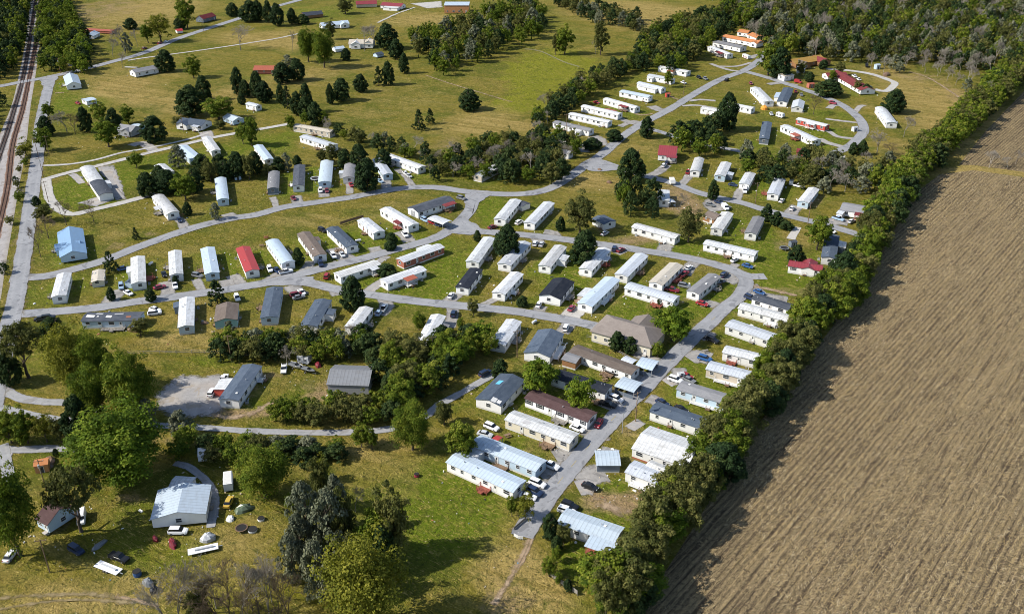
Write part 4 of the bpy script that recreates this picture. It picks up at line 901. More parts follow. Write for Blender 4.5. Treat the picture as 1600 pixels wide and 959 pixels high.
home('far white trailer with maroon side canopy', 1110,72,1141,84, 5.2, 'g', 'white', 'white', extras=(D(.2, 8, 3, 'grey', 'maroon'),))
home('dark grey roofed house before the orange roofs', 1119,63,1162,72, 7.5, 'g', 'gray', 'white', 'house', 'house', e=3.6, r=1.0, skirt=False)
home('long orange roofed house at the forest edge', 1133,54,1188,64, 7.5, 'h', 'orange', 'white', 'house', 'house', e=3.6, r=1.3, skirt=False, extras=(('wing', .42, 1, 9, 6, 'orange', 1.2),))
home('small orange roofed house farthest up the loop', 1156,46,1172,48, 9, 'h', 'orange', 'white', 'house', 'house', e=3.4, r=1.4, skirt=False)
home('orange roofed house with white gable beside the forest', 1176,51,1190,56, 9, 'h', 'orange', 'white', 'house', 'house', e=3.4, r=1.5, skirt=False)
home('orange building at the forest edge with dark doorway', 1200,57,1214,58, 9, 'f', 'orange', 'orange', 'building', 'building', e=4, r=.15, skirt=False)
home('white trailer slanting by the loop entrance', 1180,136,1202,158, 6.2, 'g', 'white', 'white')
home('white trailer beside the tall pine inside the loop', 1137,160,1177,168, 5.4, 'g', 'white', 'white')
home('short white trailer under the tall pine', 1098,167,1124,172, 5.2, 'g', 'white', 'white')
home('slate roofed trailer with pale side lean to inside the loop', 1232,137,1222,158, 6.2, 'g', 'slate', 'white', extras=(RM(0, 12, 3, 'ltblue', 'white', -1),))
home('small gabled grey shed beside the bare loop tree', 1249,155,1246,166, 6.5, 'h', 'silver', 'ltgray', 'shed', 'shed', e=2.4, r=1.3)
home('white roofed trailer with orange red walls', 1248,184,1293,195, 5.2, 'g', 'white', 'red', extras=(D(.05, 5, 2.4, 'white', 'white'),))
home('long white trailer with orange porch below the red one', 1226,195,1277,218, 5.6, 'g', 'white', 'white', extras=(D(.05, 5, 3, 'red', 'rust'),))
home('white arched trailer alone on the dry field edge', 1376,167,1394,191, 6.2, 'a', 'white', 'white')
home('long maroon roofed house by the pale turning loop', 1308,110,1357,137, 9.5, 'h', 'maroon', 'white', 'house', 'house', e=3.0, r=1.7, skirt=False, extras=(('wing', -.38, 3.5, 14, 9, 'maroon', 1.6),))
home('ochre and brown roofed house under forest trees', 1236,93,1282,86, 11, 'h', 'gold', 'wood', 'house', 'house', e=3.4, r=2.2, skirt=False, extras=(('wing', .35, 4, 12, 9, 'maroon', 2.0), ('wing', -.3, 4, 11, 8, 'umber', 1.8)))
home('small white walled shed below the ochre roofed house', 1221,117,1236,115, 6.5, 'g', 'tan', 'white', 'shed', 'shed', e=3.4, r=.4)
home('pale blue shed between the brown roofs', 1246,104,1258,105, 5.5, 'h', 'ltblue', 'ltblue', 'shed', 'shed', e=2.6, r=1.2)
home('little maroon roofed shed near the loop end', 1246,232,1256,233, 5.5, 'h', 'maroon', 'red', 'shed', 'shed', e=2.2, r=1.2, win=False)
home('small brown cabin under branches on the dirt lot', 1107,330,1124,336, 7, 'h', 'umber', 'wood', 'cabin', 'cabin', e=2.5, r=1.3)
home('brown walled shed with grey roof beside the long grey trailer', 884,553,905,559, 5.2, 'g', 'gray', 'wood', 'shed', 'shed', e=2.7, r=.6, win=False)
home('small pale blue shed by the street with grey pad', 932,713,967,713, 6.2, 'g', 'ltblue', 'slate', 'shed', 'shed', e=2.6, r=.5, win=False)
home('slate shed at the end of a white trailer near the hedge', 1311,329,1319,331, 4.5, 'g', 'silver', 'white', 'shed', 'shed', e=2.4, r=.5, win=False)
home('small dark shed between two white trailers by the loop', 812,315,822,319, 5, 'g', 'dark', 'ltgray', 'shed', 'shed', e=2.3, r=.5, win=False)
home('teal lean to shed behind the grey cottage', 209,194,220,197, 5, 'g', 'ltblue', 'teal', 'shed', 'shed', e=2.3, r=.4, win=False)
home('white park trailer by the round dark trees', 388,160,404,164, 4.5, 'a', 'silver', 'white')
home('white camper shed behind the pale barn', 270,750,300,752, 4, 'g', 'white', 'white', 'shed', 'shed', e=2.4, r=.4, win=False)

# ---- carports
def carport(label, cx, cy, x2, y2, w_, roof, e=2.7, walls=None):
    p, q = at(cx, cy, e + .4), at(x2, y2, e + .4); c = (p + q) / 2; c.z = 0; L = (q - p).length; rz = math.atan2(q.y - p.y, q.x - p.x)
    root = thing('carport', label, 'carport', c, rz)
    W = w_ / 2; sec = [(-W, e), (-W * .6, e + .3), (0, e + .42), (W * .6, e + .3), (W, e)]
    MB().prism(sec + [(y, z + .08) for y, z in sec[::-1]], -L / 2, L / 2).build('roof', ROOF[roof](), root)
    for a in (-1, 0, 1):
        for s in (-1, 1): MB().box((0, 0, e / 2), (.12, .12, e)).build('post', STEEL, root, (a * (L / 2 - .25), s * (W - .2), 0))
    if walls:
        for s in (-1, 1): MB().box((0, 0, .75), (L - .8, .06, 1.3)).build('side_panel', plain('carport_panel_' + walls, WALL[walls], .6), root, (0, s * (W - .2), .1))
        MB().box((0, 0, .9), (.06, w_ - .7, 1.6)).build('back_panel', plain('carport_panel_' + walls, WALL[walls], .6), root, (-L / 2 + .2, 0, .1))
carport('silver carport nearest the long grey trailer', 998,563,1025,570, 6.5, 'ltblue', 2.7, 'slate')
carport('silver carport with dark panels beside the street', 967,594,998,604, 6.5, 'ltblue', 2.7, 'slate')
carport('small pale canopy behind the two silver carports', 974,558,992,565, 4, 'silver', 2.4)
carport('white carport beside the long dark roofed home', 674,338,699,347, 5.6, 'white', 2.8)
carport('small white canopy against the dirt lot box trailer', 1046,311,1051,316, 3.6, 'white', 2.2)
carport('red canopy behind the pale blue trailer with hedge', 771,683,780,687, 4, 'red', 1.9)
carport('white lean to canopy beside the slate trailer on gravel', 353,599,359,604, 3.4, 'white', 2.2)

# bare and worn ground round the homes
for l, c, root, L, w_, rz in HOMES:
    u = (gV[:, 0] - c.x) * math.cos(rz) + (gV[:, 1] - c.y) * math.sin(rz); v = -(gV[:, 0] - c.x) * math.sin(rz) + (gV[:, 1] - c.y) * math.cos(rz)
    q = (np.maximum(np.abs(u) - L / 2, 0) ** 2 + np.maximum(np.abs(v) - w_ / 2, 0) ** 2)
    masks['b'] += rnd.uniform(.15, .5) * np.exp(-q / 5.0)
    if L > 13 and c.y < 620:                     # each lot keeps its own lawn
        lot = np.exp(-(np.maximum(np.abs(u) - L / 2 - 2, 0) ** 2 + np.maximum(np.abs(v) - w_ / 2 - rnd.uniform(2.5, 5), 0) ** 2) / 4.0)
        k = rnd.choice('gggdn')
        if k != 'n': masks[k] += rnd.uniform(.25, .6) * lot
for k in 'gd': gme.attributes['cover_' + k].data.foreach_set('value', masks[k].astype(np.float32))
gme.attributes['cover_b'].data.foreach_set('value', masks['b'].astype(np.float32))
# ================================================================ TREES
def leaf_mat(name, stops, trans=0.32):
    stops = [(p, tuple(min(1, x * 1.18) for x in c)) for p, c in stops]
    n = N(name, 0.75, 0.12)
    t = n.attr('tint').outputs['Fac']; oi = n.n('ShaderNodeObjectInfo')
    x = n.math('ADD', t, n.math('MULTIPLY', n.math('SUBTRACT', oi.outputs['Random'], 0.5), 0.30), True)
    c = n.ramp(x, stops)
    n.l(c, n.p.inputs['Base Color'])
    tr = n.n('ShaderNodeBsdfTranslucent'); n.l(n.mix(1.0, c, (1.0, 1.0, 0.45), 'MULTIPLY'), tr.inputs['Color'])
    mx = n.n('ShaderNodeMixShader'); mx.inputs[0].default_value = trans
    n.l(n.p.outputs[0], mx.inputs[1]); n.l(tr.outputs[0], mx.inputs[2])
    n.l(mx.outputs[0], n.t.nodes['Material Output'].inputs['Surface'])
    return n.m
LEAF = dict(
 oak=leaf_mat('oak_leaves', [(0, (0.035, 0.060, 0.007)), (0.45, (0.075, 0.112, 0.010)), (0.8, (0.135, 0.165, 0.016)), (1, (0.19, 0.20, 0.03))]),
 bright=leaf_mat('bright_leaves', [(0, (0.045, 0.078, 0.008)), (0.5, (0.095, 0.145, 0.011)), (1, (0.19, 0.22, 0.025))]),
 dark=leaf_mat('dark_needles', [(0, (0.010, 0.022, 0.008)), (0.6, (0.022, 0.042, 0.012)), (1, (0.050, 0.068, 0.018))], 0.12),
 olive=leaf_mat('olive_leaves', [(0, (0.040, 0.050, 0.013)), (0.5, (0.085, 0.092, 0.024)), (1, (0.155, 0.148, 0.045))]),
 yellow=leaf_mat('yellow_leaves', [(0, (0.065, 0.078, 0.010)), (0.5, (0.130, 0.138, 0.015)), (1, (0.22, 0.21, 0.03))]),
 grey=leaf_mat('grey_green_needles', [(0, (0.050, 0.060, 0.038)), (0.5, (0.100, 0.112, 0.070)), (1, (0.18, 0.185, 0.115))], 0.12),
 twig=leaf_mat('dry_twigs', [(0, (0.11, 0.095, 0.078)), (0.5, (0.195, 0.172, 0.142)), (1, (0.30, 0.275, 0.235))], 0.0),
 brown=leaf_mat('brown_twigs', [(0, (0.060, 0.042, 0.028)), (0.5, (0.110, 0.080, 0.050)), (1, (0.17, 0.14, 0.09))], 0.0))
BARK = plain('bark', (0.115, 0.088, 0.066), 0.95, 0.5, nscale=4)
PALEBARK = plain('pale_bark', (0.26, 0.235, 0.205), 0.95, 0.4, nscale=4)

def crown(kind, seed, nl, per, leaf):
    """unit crown: about 1 wide, standing from z = 0 to 1 (trunk foot at 0). Leaf-sized quads gathered in clumps."""
    r = np.random.RandomState(seed)
    if kind == 'round':                     # broad tree: clumps over an uneven dome
        u = r.normal(size=(nl, 3)); u /= np.linalg.norm(u, axis=1)[:, None]; u[:, 2] = np.abs(u[:, 2] + .25) * np.where(r.rand(nl) < .36, -0.75, 1)
        rad = np.where(r.rand(nl) < .72, r.uniform(.72, 1.0, nl), r.uniform(.2, .7, nl))
        az = np.arctan2(u[:, 1], u[:, 0]); lump = 1 + .14 * np.sin(az * 3 + seed) + .12 * np.sin(az * 5 + seed * 2.1) + .08 * r.normal(size=nl)
        c = u * rad[:, None] * np.array([.40, .40, .40]) * lump[:, None]; c[:, 2] = .52 + c[:, 2] * 1.06
        size = r.uniform(.075, .145, nl)
    elif kind == 'dense':                   # dense evergreen, egg shaped
        h = r.uniform(.06, .95, nl); az = r.uniform(0, 2 * np.pi, nl)
        prof = .43 * np.sin(np.clip((h + .12) / 1.10, 0, 1) ** .85 * np.pi) ** .75
        rad = prof * np.where(r.rand(nl) < .8, r.uniform(.75, 1.05, nl), r.uniform(.2, .7, nl)) * (1 + .13 * np.sin(az * 3 + h * 7 + seed))
        c = np.stack([np.cos(az) * rad, np.sin(az) * rad, h * .95], 1); size = r.uniform(.075, .125, nl)
        u = np.stack([np.cos(az), np.sin(az), .25 + h * .5], 1)
    elif kind == 'cone':
        h = r.uniform(.06, .97, nl) ** 1.15; az = r.uniform(0, 2 * np.pi, nl); prof = .46 * (1 - h) ** .8 + .02
        rad = prof * np.where(r.rand(nl) < .8, r.uniform(.75, 1.08, nl), r.uniform(.2, .7, nl)) * (1 + .16 * np.sin(az * 4 + seed + h * 9))
        c = np.stack([np.cos(az) * rad, np.sin(az) * rad, h], 1); size = r.uniform(.045, .085, nl) * (1.25 - h * .6)
        u = np.stack([np.cos(az), np.sin(az), .3 + h * 0], 1)
    else:                                   # 'open': thin crown of separate tufts on limbs
        u = r.normal(size=(nl, 3)); u /= np.linalg.norm(u, axis=1)[:, None]; u[:, 2] = np.abs(u[:, 2]) - .1
        c = u * r.uniform(.55, 1.0, nl)[:, None] * .44; c[:, 2] = .55 + c[:, 2] * .95; size = r.uniform(.045, .10, nl)
    # leaves
    li = np.repeat(np.arange(nl), per)
    v = r.normal(size=(len(li), 3)); v /= np.linalg.norm(v, axis=1)[:, None]
    v[:, 2] = np.where(v[:, 2] < -.2, -v[:, 2], v[:, 2])
    pos = c[li] + v * (size[li] * r.uniform(.62, 1.08, len(li)))[:, None] * np.array([1, 1, .8])
    pos[:, 2] = np.maximum(pos[:, 2], .03)
    nrm = v * .9 + r.normal(size=v.shape) * .38 + np.array([0, 0, .25]); nrm /= np.linalg.norm(nrm, axis=1)[:, None]
    a = np.cross(nrm, r.normal(size=nrm.shape)); a /= np.linalg.norm(a, axis=1)[:, None]; b = np.cross(nrm, a)
    s = leaf * r.uniform(.6, 1.3, len(li)); l = s * r.uniform(.55, 1.0, len(li))
    a *= s[:, None]; b *= l[:, None]
    V = np.stack([pos - a * .9, pos - b + nrm * 0, pos + a * .9, pos + b], 1).reshape(-1, 3)
    lt = np.clip(.5 + r.normal(0, .20, nl), 0, 1)
    tint = np.clip(lt[li] + r.normal(0, .17, len(li)), 0, 1)
    return V, np.arange(len(V)).reshape(-1, 4), tint
def tubes_np(segs, n=5):
    V = []; Q = []
    for p, q, r0, r1 in segs:
        ax = q - p; L_ = np.linalg.norm(ax)
        if L_ < 1e-6: continue
        ax = ax / L_; u = np.cross(ax, [0.31, 0.71, 0.63]); u /= np.linalg.norm(u); w_ = np.cross(ax, u); o = len(V)
        for c, rr in ((p, r0), (q, r1)):
            for i in range(n): a = 2 * np.pi * i / n; V.append(c + (u * np.cos(a) + w_ * np.sin(a)) * rr)
        Q += [(o + i, o + (i + 1) % n, o + n + (i + 1) % n, o + n + i) for i in range(n)]
    return np.array(V), np.array(Q)
def limbs(seed, kind):
    r = np.random.RandomState(seed); segs = []
    p = np.zeros(3); top = {'round': .5, 'dense': .75, 'cone': .9, 'open': .42}[kind]; rad = .030 if kind in ('round', 'open') else .024
    segs.append((p + [0, 0, -.01], p + [0, 0, .02], rad * 1.7, rad * 1.1)); prev = p + [0, 0, .02]; k = 5; pts = []
    for i in range(1, k + 1):
        q = np.array([r.normal(0, .012) * i, r.normal(0, .012) * i, top * i / k]); segs.append((prev, q, rad * (1.15 - .8 * (i - 1) / k), rad * (1.15 - .8 * i / k))); prev = q; pts.append(q)
    nb = 9 if kind in ('round', 'open') else 5
    for j in range(nb):
        b = pts[min(k - 1, 1 + int(r.uniform(0, k - 1)))]; az = j * 2.4 + r.uniform(-.4, .4); ln = r.uniform(.18, .34); el = r.uniform(.5, 1.1)
        m = b + np.array([math.cos(az) * math.cos(el), math.sin(az) * math.cos(el), math.sin(el)]) * ln * .55
        e = m + np.array([math.cos(az) * .8, math.sin(az) * .8, .55]) * ln * .5
        segs += [(b, m, rad * .5, rad * .34), (m, e, rad * .34, rad * .12)]
    return tubes_np(segs)
def bare_tree(seed, levels=6):
    r = np.random.RandomState(seed); tr = []; tw = []
    def grow(p, d, ln, rad, lev):
        q = p + d * ln; (tr if lev <= 2 else tw).append((p, q, rad, rad * .68))
        if lev == levels: return
        for k in range(3 if lev < 4 else 3):
            ax = np.cross(d, r.normal(size=3)); ax /= np.linalg.norm(ax); sp = r.uniform(.30, .75) * (1 if lev else .9)
            nd = d * math.cos(sp) + ax * math.sin(sp); nd[2] += .10; nd /= np.linalg.norm(nd)
            grow(p + d * ln * r.uniform(.75, 1.0), nd, ln * r.uniform(.62, .82), rad * r.uniform(.5, .66), lev + 1)
    grow(np.array([0, 0, 0.0]), np.array([0, 0, 1.0]), .17, .021, 0)
    allp = np.array([s[1] for s in tr + tw]); sc = np.array([1 / (np.ptp(allp[:, 0]) + .01), 1 / (np.ptp(allp[:, 1]) + .01), 1 / allp[:, 2].max()])
    f = lambda L: [(a * sc, b * sc, r0, r1) for a, b, r0, r1 in L]
    tw = [(a, b, max(r0, .0027), max(r1, .0018)) for a, b, r0, r1 in f(tw)]
    V1, Q1 = tubes_np(f(tr), 5); V2, Q2 = tubes_np(tw, 3)
    return (V1, Q1), (V2, Q2)

PROTO = {}
def proto(shape, leafkind, n, nl, per, leaf, seed):
    lst = []
    for i in range(n):
        V, Q, t = crown(shape, seed + i, nl, per, leaf); LV, LQ = limbs(seed + i, shape)
        lst.append((fast_mesh('trunk', LV, LQ, BARK), fast_mesh('crown', V, Q, LEAF[leafkind], t)))
    return lst
PROTO['oak'] = proto('round', 'oak', 3, 95, 80, .027, 10)
PROTO['bigoak'] = proto('round', 'oak', 2, 300, 95, .0155, 20)
PROTO['bigbright'] = proto('round', 'bright', 2, 300, 95, .0155, 25)
PROTO['bright'] = proto('round', 'bright', 2, 95, 80, .026, 30)
PROTO['olive'] = proto('round', 'olive', 3, 95, 75, .026, 40)
PROTO['bigolive'] = proto('open', 'olive', 2, 150, 70, .016, 45)
PROTO['yellow'] = proto('round', 'yellow', 2, 90, 60, .023, 50)
PROTO['bigyellow'] = proto('round', 'yellow', 1, 230, 75, .0145, 55)
PROTO['dark'] = proto('dense', 'dark', 3, 150, 85, .028, 60)
PROTO['cone'] = proto('cone', 'dark', 2, 110, 55, .026, 70)
PROTO['grey'] = proto('dense', 'grey', 3, 90, 60, .026, 80)
PROTO['open'] = proto('open', 'oak', 2, 60, 50, .024, 90)
PROTO['hedge'] = proto('round', 'oak', 2, 110, 80, .026, 100) + proto('round', 'olive', 3, 110, 80, .026, 105) + proto('dense', 'oak', 1, 130, 75, .026, 110)
for kind, leafm, bark, sd in (('bare', 'twig', PALEBARK, 1), ('brown', 'brown', BARK, 11)):
    PROTO[kind] = []
    for i in range(3):
        (V1, Q1), (V2, Q2) = bare_tree(sd + i)
        PROTO[kind].append((fast_mesh('trunk', V1, Q1, bark), fast_mesh('crown', V2, Q2, LEAF[leafm], np.random.RandomState(i).rand(len(Q2)))))
DESC = dict(oak='leafy green tree', bigoak='large leafy green tree', bigbright='large bright green tree', bright='bright green tree', olive='olive green tree', bigolive='large thin crowned olive tree',
            yellow='yellow green tree', bigyellow='large yellow green tree', dark='dark dense evergreen', cone='dark conical evergreen', grey='grey green tree', open='open limbed green tree', bare='bare grey branched tree', brown='bare brown twiggy tree', hedge='full green tree')
NAME = dict(dark='evergreen_tree', cone='conifer_tree', bare='bare_tree', brown='bare_tree', grey='grey_tree')

TREES = []        # dict(p, h, w, kind, label|None, group|None)
def T(cx, ytop, ybase, wpx, kind, label=None, group=None):
    p = at(cx, ybase); h = height_at(p, ytop); wm = wpx / scale_at(ybase) * 1.06
    TREES.append(dict(p=p, h=max(h, 1.5), w=max(wm, 1.2), kind=kind, label=label, group=group, hand=True))
def scatter(poly, spacing, kinds, hr, wr, label, group, jitter=0.35, seed=1):
    pw = [at(*p) for p in poly]; P2 = [(p.x, p.y) for p in pw]; r = random.Random(seed)
    x0, x1 = min(p[0] for p in P2), max(p[0] for p in P2); y0, y1 = min(p[1] for p in P2), max(p[1] for p in P2)
    y = y0 + spacing / 2; row = 0
    while y < y1:
        x = x0 + (spacing / 2 if row % 2 else 0)
        while x < x1:
            qx, qy = x + r.uniform(-1, 1) * spacing * jitter, y + r.uniform(-1, 1) * spacing * jitter
            if in_poly(qx, qy, P2):
                k = r.choices([a for a, _ in kinds], [b for _, b in kinds])[0]; h = r.uniform(*hr)
                TREES.append(dict(p=Vector((qx, qy, 0)), h=h, w=r.uniform(*wr) * (h / ((hr[0] + hr[1]) / 2)) ** .5, kind=k, label=label, group=group, hand=False))
            x += spacing
        y += spacing * .87; row += 1

# ---- single trees one can point at
for t in [
 (232,40,68,20,'oak'),(252,22,66,38,'yellow'),(205,28,46,20,'dark'),(293,0,44,30,'oak'),(281,28,46,20,'dark'),(364,4,26,20,'dark'),(392,0,34,30,'dark'),
 (177,58,90,18,'bare'),(196,38,84,26,'bare'),(215,45,73,14,'bare'),(192,80,108,14,'bare'),(200,50,82,16,'grey'),(376,38,79,34,'bare'),(458,45,84,9,'bare'),
 (260,77,112,28,'dark'),(303,89,122,28,'oak'),(373,104,148,20,'dark'),(320,117,157,26,'dark'),(300,132,180,46,'dark'),(342,152,187,46,'oak'),(378,146,163,13,'dark'),(384,124,152,18,'dark'),
 (78,163,186,18,'oak'),(74,180,212,24,'dark'),(72,200,236,28,'oak'),(42,220,244,28,'yellow'),(135,166,206,22,'dark'),(157,163,190,28,'oak'),(180,168,202,24,'dark'),(201,168,193,22,'oak'),(170,187,230,40,'oak'),(243,180,222,38,'dark'),(278,184,198,20,'olive'),(394,184,229,28,'oak'),(345,189,202,22,'olive'),
 (105,172,208,30,'bare'),(118,178,210,26,'brown'),(404,0,34,20,'dark'),(420,0,35,16,'dark'),(434,4,41,22,'dark'),(457,12,38,16,'dark'),(474,22,38,20,'dark'),
 (482,47,97,30,'bigoak'),(507,49,106,34,'bigoak'),(517,34,62,18,'olive'),(540,0,22,28,'olive'),(605,35,77,32,'dark'),(620,60,92,24,'dark'),(632,82,115,16,'dark'),(586,38,72,30,'bare'),(541,75,95,16,'dark'),(570,40,80,24,'bare'),
 (450,85,106,20,'grey'),(442,97,130,30,'dark'),(465,90,126,26,'dark'),(403,110,152,22,'dark'),(414,126,160,24,'dark'),(440,130,162,16,'dark'),(450,134,169,18,'cone'),(480,128,176,20,'dark'),(465,142,180,20,'dark'),(478,150,182,22,'dark'),(494,158,196,24,'dark'),(506,172,196,18,'oak'),(455,180,204,16,'oak'),(478,176,196,16,'oak'),
 (517,130,163,14,'dark'),(535,121,158,28,'dark'),(564,115,144,22,'dark'),(592,103,134,18,'cone'),(607,95,133,20,'dark'),(733,139,172,34,'dark'),(655,171,203,22,'cone'),(672,169,194,16,'cone'),
 (882,45,85,32,'oak'),(868,54,86,12,'olive'),(938,38,86,28,'olive'),(1010,181,215,22,'dark'),(1134,143,204,34,'dark'),(959,202,220,26,'dark'),(925,215,233,28,'dark'),(985,231,283,40,'dark'),
 (906,310,364,50,'olive'),(876,338,360,16,'dark'),(913,358,412,40,'dark'),(793,350,402,40,'dark'),(1075,330,378,40,'olive'),(1113,280,313,18,'dark'),(816,462,478,18,'dark'),(1031,464,477,9,'dark'),(1197,318,345,18,'dark'),
 (1276,344,390,42,'oak'),(1242,382,414,26,'dark'),(1212,330,352,20,'dark'),(1228,345,358,22,'dark'),(1200,68,118,40,'oak'),(1216,72,122,34,'dark'),(1293,124,150,38,'dark'),(1395,139,176,36,'dark'),(1271,150,179,28,'brown'),(1332,222,242,14,'dark'),(1346,218,242,16,'dark'),(1370,200,240,34,'bare'),(1412,180,214,24,'bare'),(1394,222,242,24,'brown'),
 (645,636,702,60,'bigoak'),(694,630,663,32,'olive'),(565,665,698,32,'oak'),(582,672,702,20,'oak'),(722,664,716,50,'oak'),(415,705,777,80,'bigoak'),(504,714,752,26,'yellow'),
 (194,654,752,146,'bigbright'),(32,740,868,80,'bigoak'),(127,725,830,84,'bigolive'),(843,567,612,60,'bright'),(905,592,642,46,'bright'),(1050,484,532,60,'bright'),(964,517,547,26,'dark'),(984,525,552,22,'dark'),(1027,537,558,24,'oak'),
 (821,770,812,34,'yellow'),(800,778,806,20,'oak'),(859,802,840,28,'dark'),(881,820,852,24,'olive'),(870,836,860,18,'dark'),(858,872,900,26,'oak'),(870,856,878,18,'oak'),(873,894,912,14,'oak'),(887,904,922,14,'dark'),
 (174,392,424,26,'cone'),(340,437,474,32,'cone'),(175,448,469,14,'dark'),(553,431,484,36,'dark'),(236,450,470,18,'dark'),(213,355,374,12,'cone'),(294,315,336,14,'dark'),(338,316,343,18,'grey'),(275,430,444,10,'dark'),
 (575,246,297,40,'dark'),(467,386,414,18,'dark'),(605,412,431,32,'dark'),(746,359,377,12,'dark'),(612,363,380,18,'dark'),(610,376,390,20,'dark'),(740,470,493,20,'olive'),(720,498,516,14,'oak'),(655,490,516,22,'oak'),(782,560,590,26,'dark'),
 (45,498,590,78,'bigolive'),(86,496,535,42,'dark'),(120,516,612,78,'bigyellow'),(158,530,615,60,'bigoak'),(20,548,600,38,'dark'),(212,558,655,78,'bigoak'),(150,580,660,60,'bigoak'),(130,616,694,46,'dark'),(232,622,662,36,'grey'),(1352,131,146,16,'dark'),(1338,126,144,12,'olive'),(1311,98,118,18,'olive'),(1250,97,119,16,'olive'),(1228,98,121,18,'brown'),(1286,93,108,14,'dark'),(1300,110,128,14,'oak'),(1264,112,128,16,'dark'),(285,640,680,34,'grey'),
 (18,646,692,40,'oak'),(44,645,692,40,'oak'),(74,648,690,34,'yellow'),(96,655,690,26,'olive'),(220,500,524,30,'olive'),(362,500,530,16,'grey'),
 (70,322,346,30,'olive'),(104,315,352,30,'brown'),(147,310,348,26,'brown'),(76,335,372,30,'brown'),(64,350,402,26,'brown'),(58,306,322,14,'dark'),(88,700,712,10,'dark'),
 (483,750,858,58,'grey'),(520,760,880,64,'grey'),(472,800,880,44,'grey'),(540,775,870,44,'olive'),(615,772,870,58,'olive'),(585,800,880,52,'oak'),(600,820,892,44,'dark'),(575,852,985,128,'bigyellow'),(458,772,795,24,'oak'),(556,760,800,24,'bare'),(545,848,930,50,'olive'),
 (285,872,985,62,'bare'),(345,900,985,60,'brown'),(385,878,990,52,'bare'),(425,870,985,46,'bare'),(455,890,990,50,'brown'),(400,910,995,60,'brown'),(315,925,985,40,'olive'),(300,890,960,60,'brown'),(362,880,975,66,'brown'),(338,868,950,50,'bare'),(405,890,960,60,'brown'),(440,905,985,60,'brown'),(375,925,1000,60,'brown'),(330,935,1000,50,'brown'),(262,905,985,50,'bare'),(425,860,940,40,'bare'),(500,840,935,50,'grey'),(460,830,905,46,'grey'),(530,740,830,46,'grey'),(505,720,800,40,'olive'),
 (1062,300,330,18,'bare'),(1050,105,135,14,'brown'),(1044,112,137,14,'oak'),(893,205,230,16,'brown'),(1300,258,285,26,'dark'),(930,60,86,14,'bare'),
 (232,268,306,30,'dark'),(262,264,302,40,'dark'),(290,272,312,38,'oak'),(318,240,280,30,'dark'),(345,240,270,26,'dark'),(372,236,278,30,'dark'),(390,245,280,24,'olive'),(252,258,292,26,'dark'),(306,262,300,26,'dark'),(330,252,284,28,'olive'),(400,236,272,24,'dark'),(352,250,282,24,'dark'),(448,238,266,18,'grey'),(540,232,262,24,'dark'),(520,228,258,22,'olive'),(214,240,262,26,'oak'),(280,225,262,26,'grey'),(420,258,275,24,'olive'),(436,244,268,20,'dark'),(380,196,225,22,'oak'),
 (465,242,260,14,'dark'),(505,235,255,20,'olive'),(600,232,262,26,'dark'),(562,224,262,30,'dark')]: T(*t)

# ---- belts and masses
MIX_EV = [('dark', 5), ('oak', 2), ('olive', 2)]
scatter([(985,985),(1030,905),(1078,830),(1168,690),(1270,553),(1335,465),(1385,380),(1426,305),(1456,266),(1530,200),(1600,130),(1660,75),(1620,70),(1548,130),(1480,205),(1430,245),(1395,290),(1362,340),(1330,408),(1285,465),(1222,553),(1118,690),(1020,830),(958,905),(905,990)],
        5.0, [('hedge', 8), ('oak', 2), ('olive', 5), ('bright', .5), ('dark', 2.5)], (8.5, 14), (7.5, 12.5), 'tree in the unbroken green belt along the harvested field', 'trees of the belt along the harvested field', seed=5)
scatter([(866,292),(895,280),(900,240),(850,215),(838,208),(880,185),(905,168),(930,150),(960,130),(990,118),(1010,100),(985,95),(940,118),(880,150),(840,175),(835,230),(770,225),(700,250),(690,280),(780,285)], 8.5, MIX_EV + [('bare', 1.2)], (8, 13), (7.5, 10.5), 'dark evergreen in the belt behind the upper trailer row', 'trees of the belt behind the upper trailer row', seed=6)
scatter([(1000,112),(1060,118),(1100,92),(1120,66),(1150,48),(1200,40),(1200,10),(1120,22),(1040,48),(1000,72)], 10, [('dark', 4), ('oak', 3), ('olive', 2)], (10, 16), (8, 12), 'tall dark tree in the wood above the trailer row', 'trees of the wood above the trailer row', seed=7)
scatter([(860,12),(925,38),(1000,52),(1010,36),(920,14),(880,-5)], 11, [('olive', 3), ('dark', 2), ('grey', 1)], (8, 14), (8, 11), 'olive tree in the line crossing the upper meadow', 'trees of the line crossing the upper meadow', seed=8)
scatter([(640,80),(690,130),(730,108),(790,80),(848,60),(848,20),(800,10),(745,35),(700,55),(650,58)], 12.5, [('oak', 4), ('dark', 3), ('olive', 3), ('grey', 1.5)], (11, 18), (8, 12), 'tree in the grove in the middle of the upper meadow', 'trees of the grove in the upper meadow', seed=9)
scatter([(505,205),(560,218),(620,232),(690,245),(700,288),(640,282),(660,262),(610,245),(560,232),(515,215)], 7.5, [('bare', 3), ('grey', 2), ('olive', 3), ('dark', 3), ('oak', 1)], (6, 10), (5, 8), 'scrubby tree in the thin belt above the street bend', 'trees of the thin belt above the street bend', seed=10)
scatter([(336,562),(430,568),(520,572),(600,576),(650,592),(655,565),(610,545),(560,536),(500,536),(440,533),(380,535),(340,540)], 5.0, [('dark', 3), ('olive', 4), ('oak', 3), ('grey', 2), ('bare', .8)], (6, 9.5), (6.5, 9), 'bushy tree in the belt below the lower trailer row', 'trees of the belt below the lower trailer row', seed=11)
scatter([(588,605),(630,648),(662,636),(700,597),(738,570),(768,552),(762,535),(700,548),(650,562),(600,578)], 5.3, [('oak', 5), ('dark', 3), ('olive', 3), ('bright', 1)], (7, 10.5), (7.5, 10.5), 'tree in the wood beside the curving lane', 'trees of the wood beside the curving lane', seed=12)
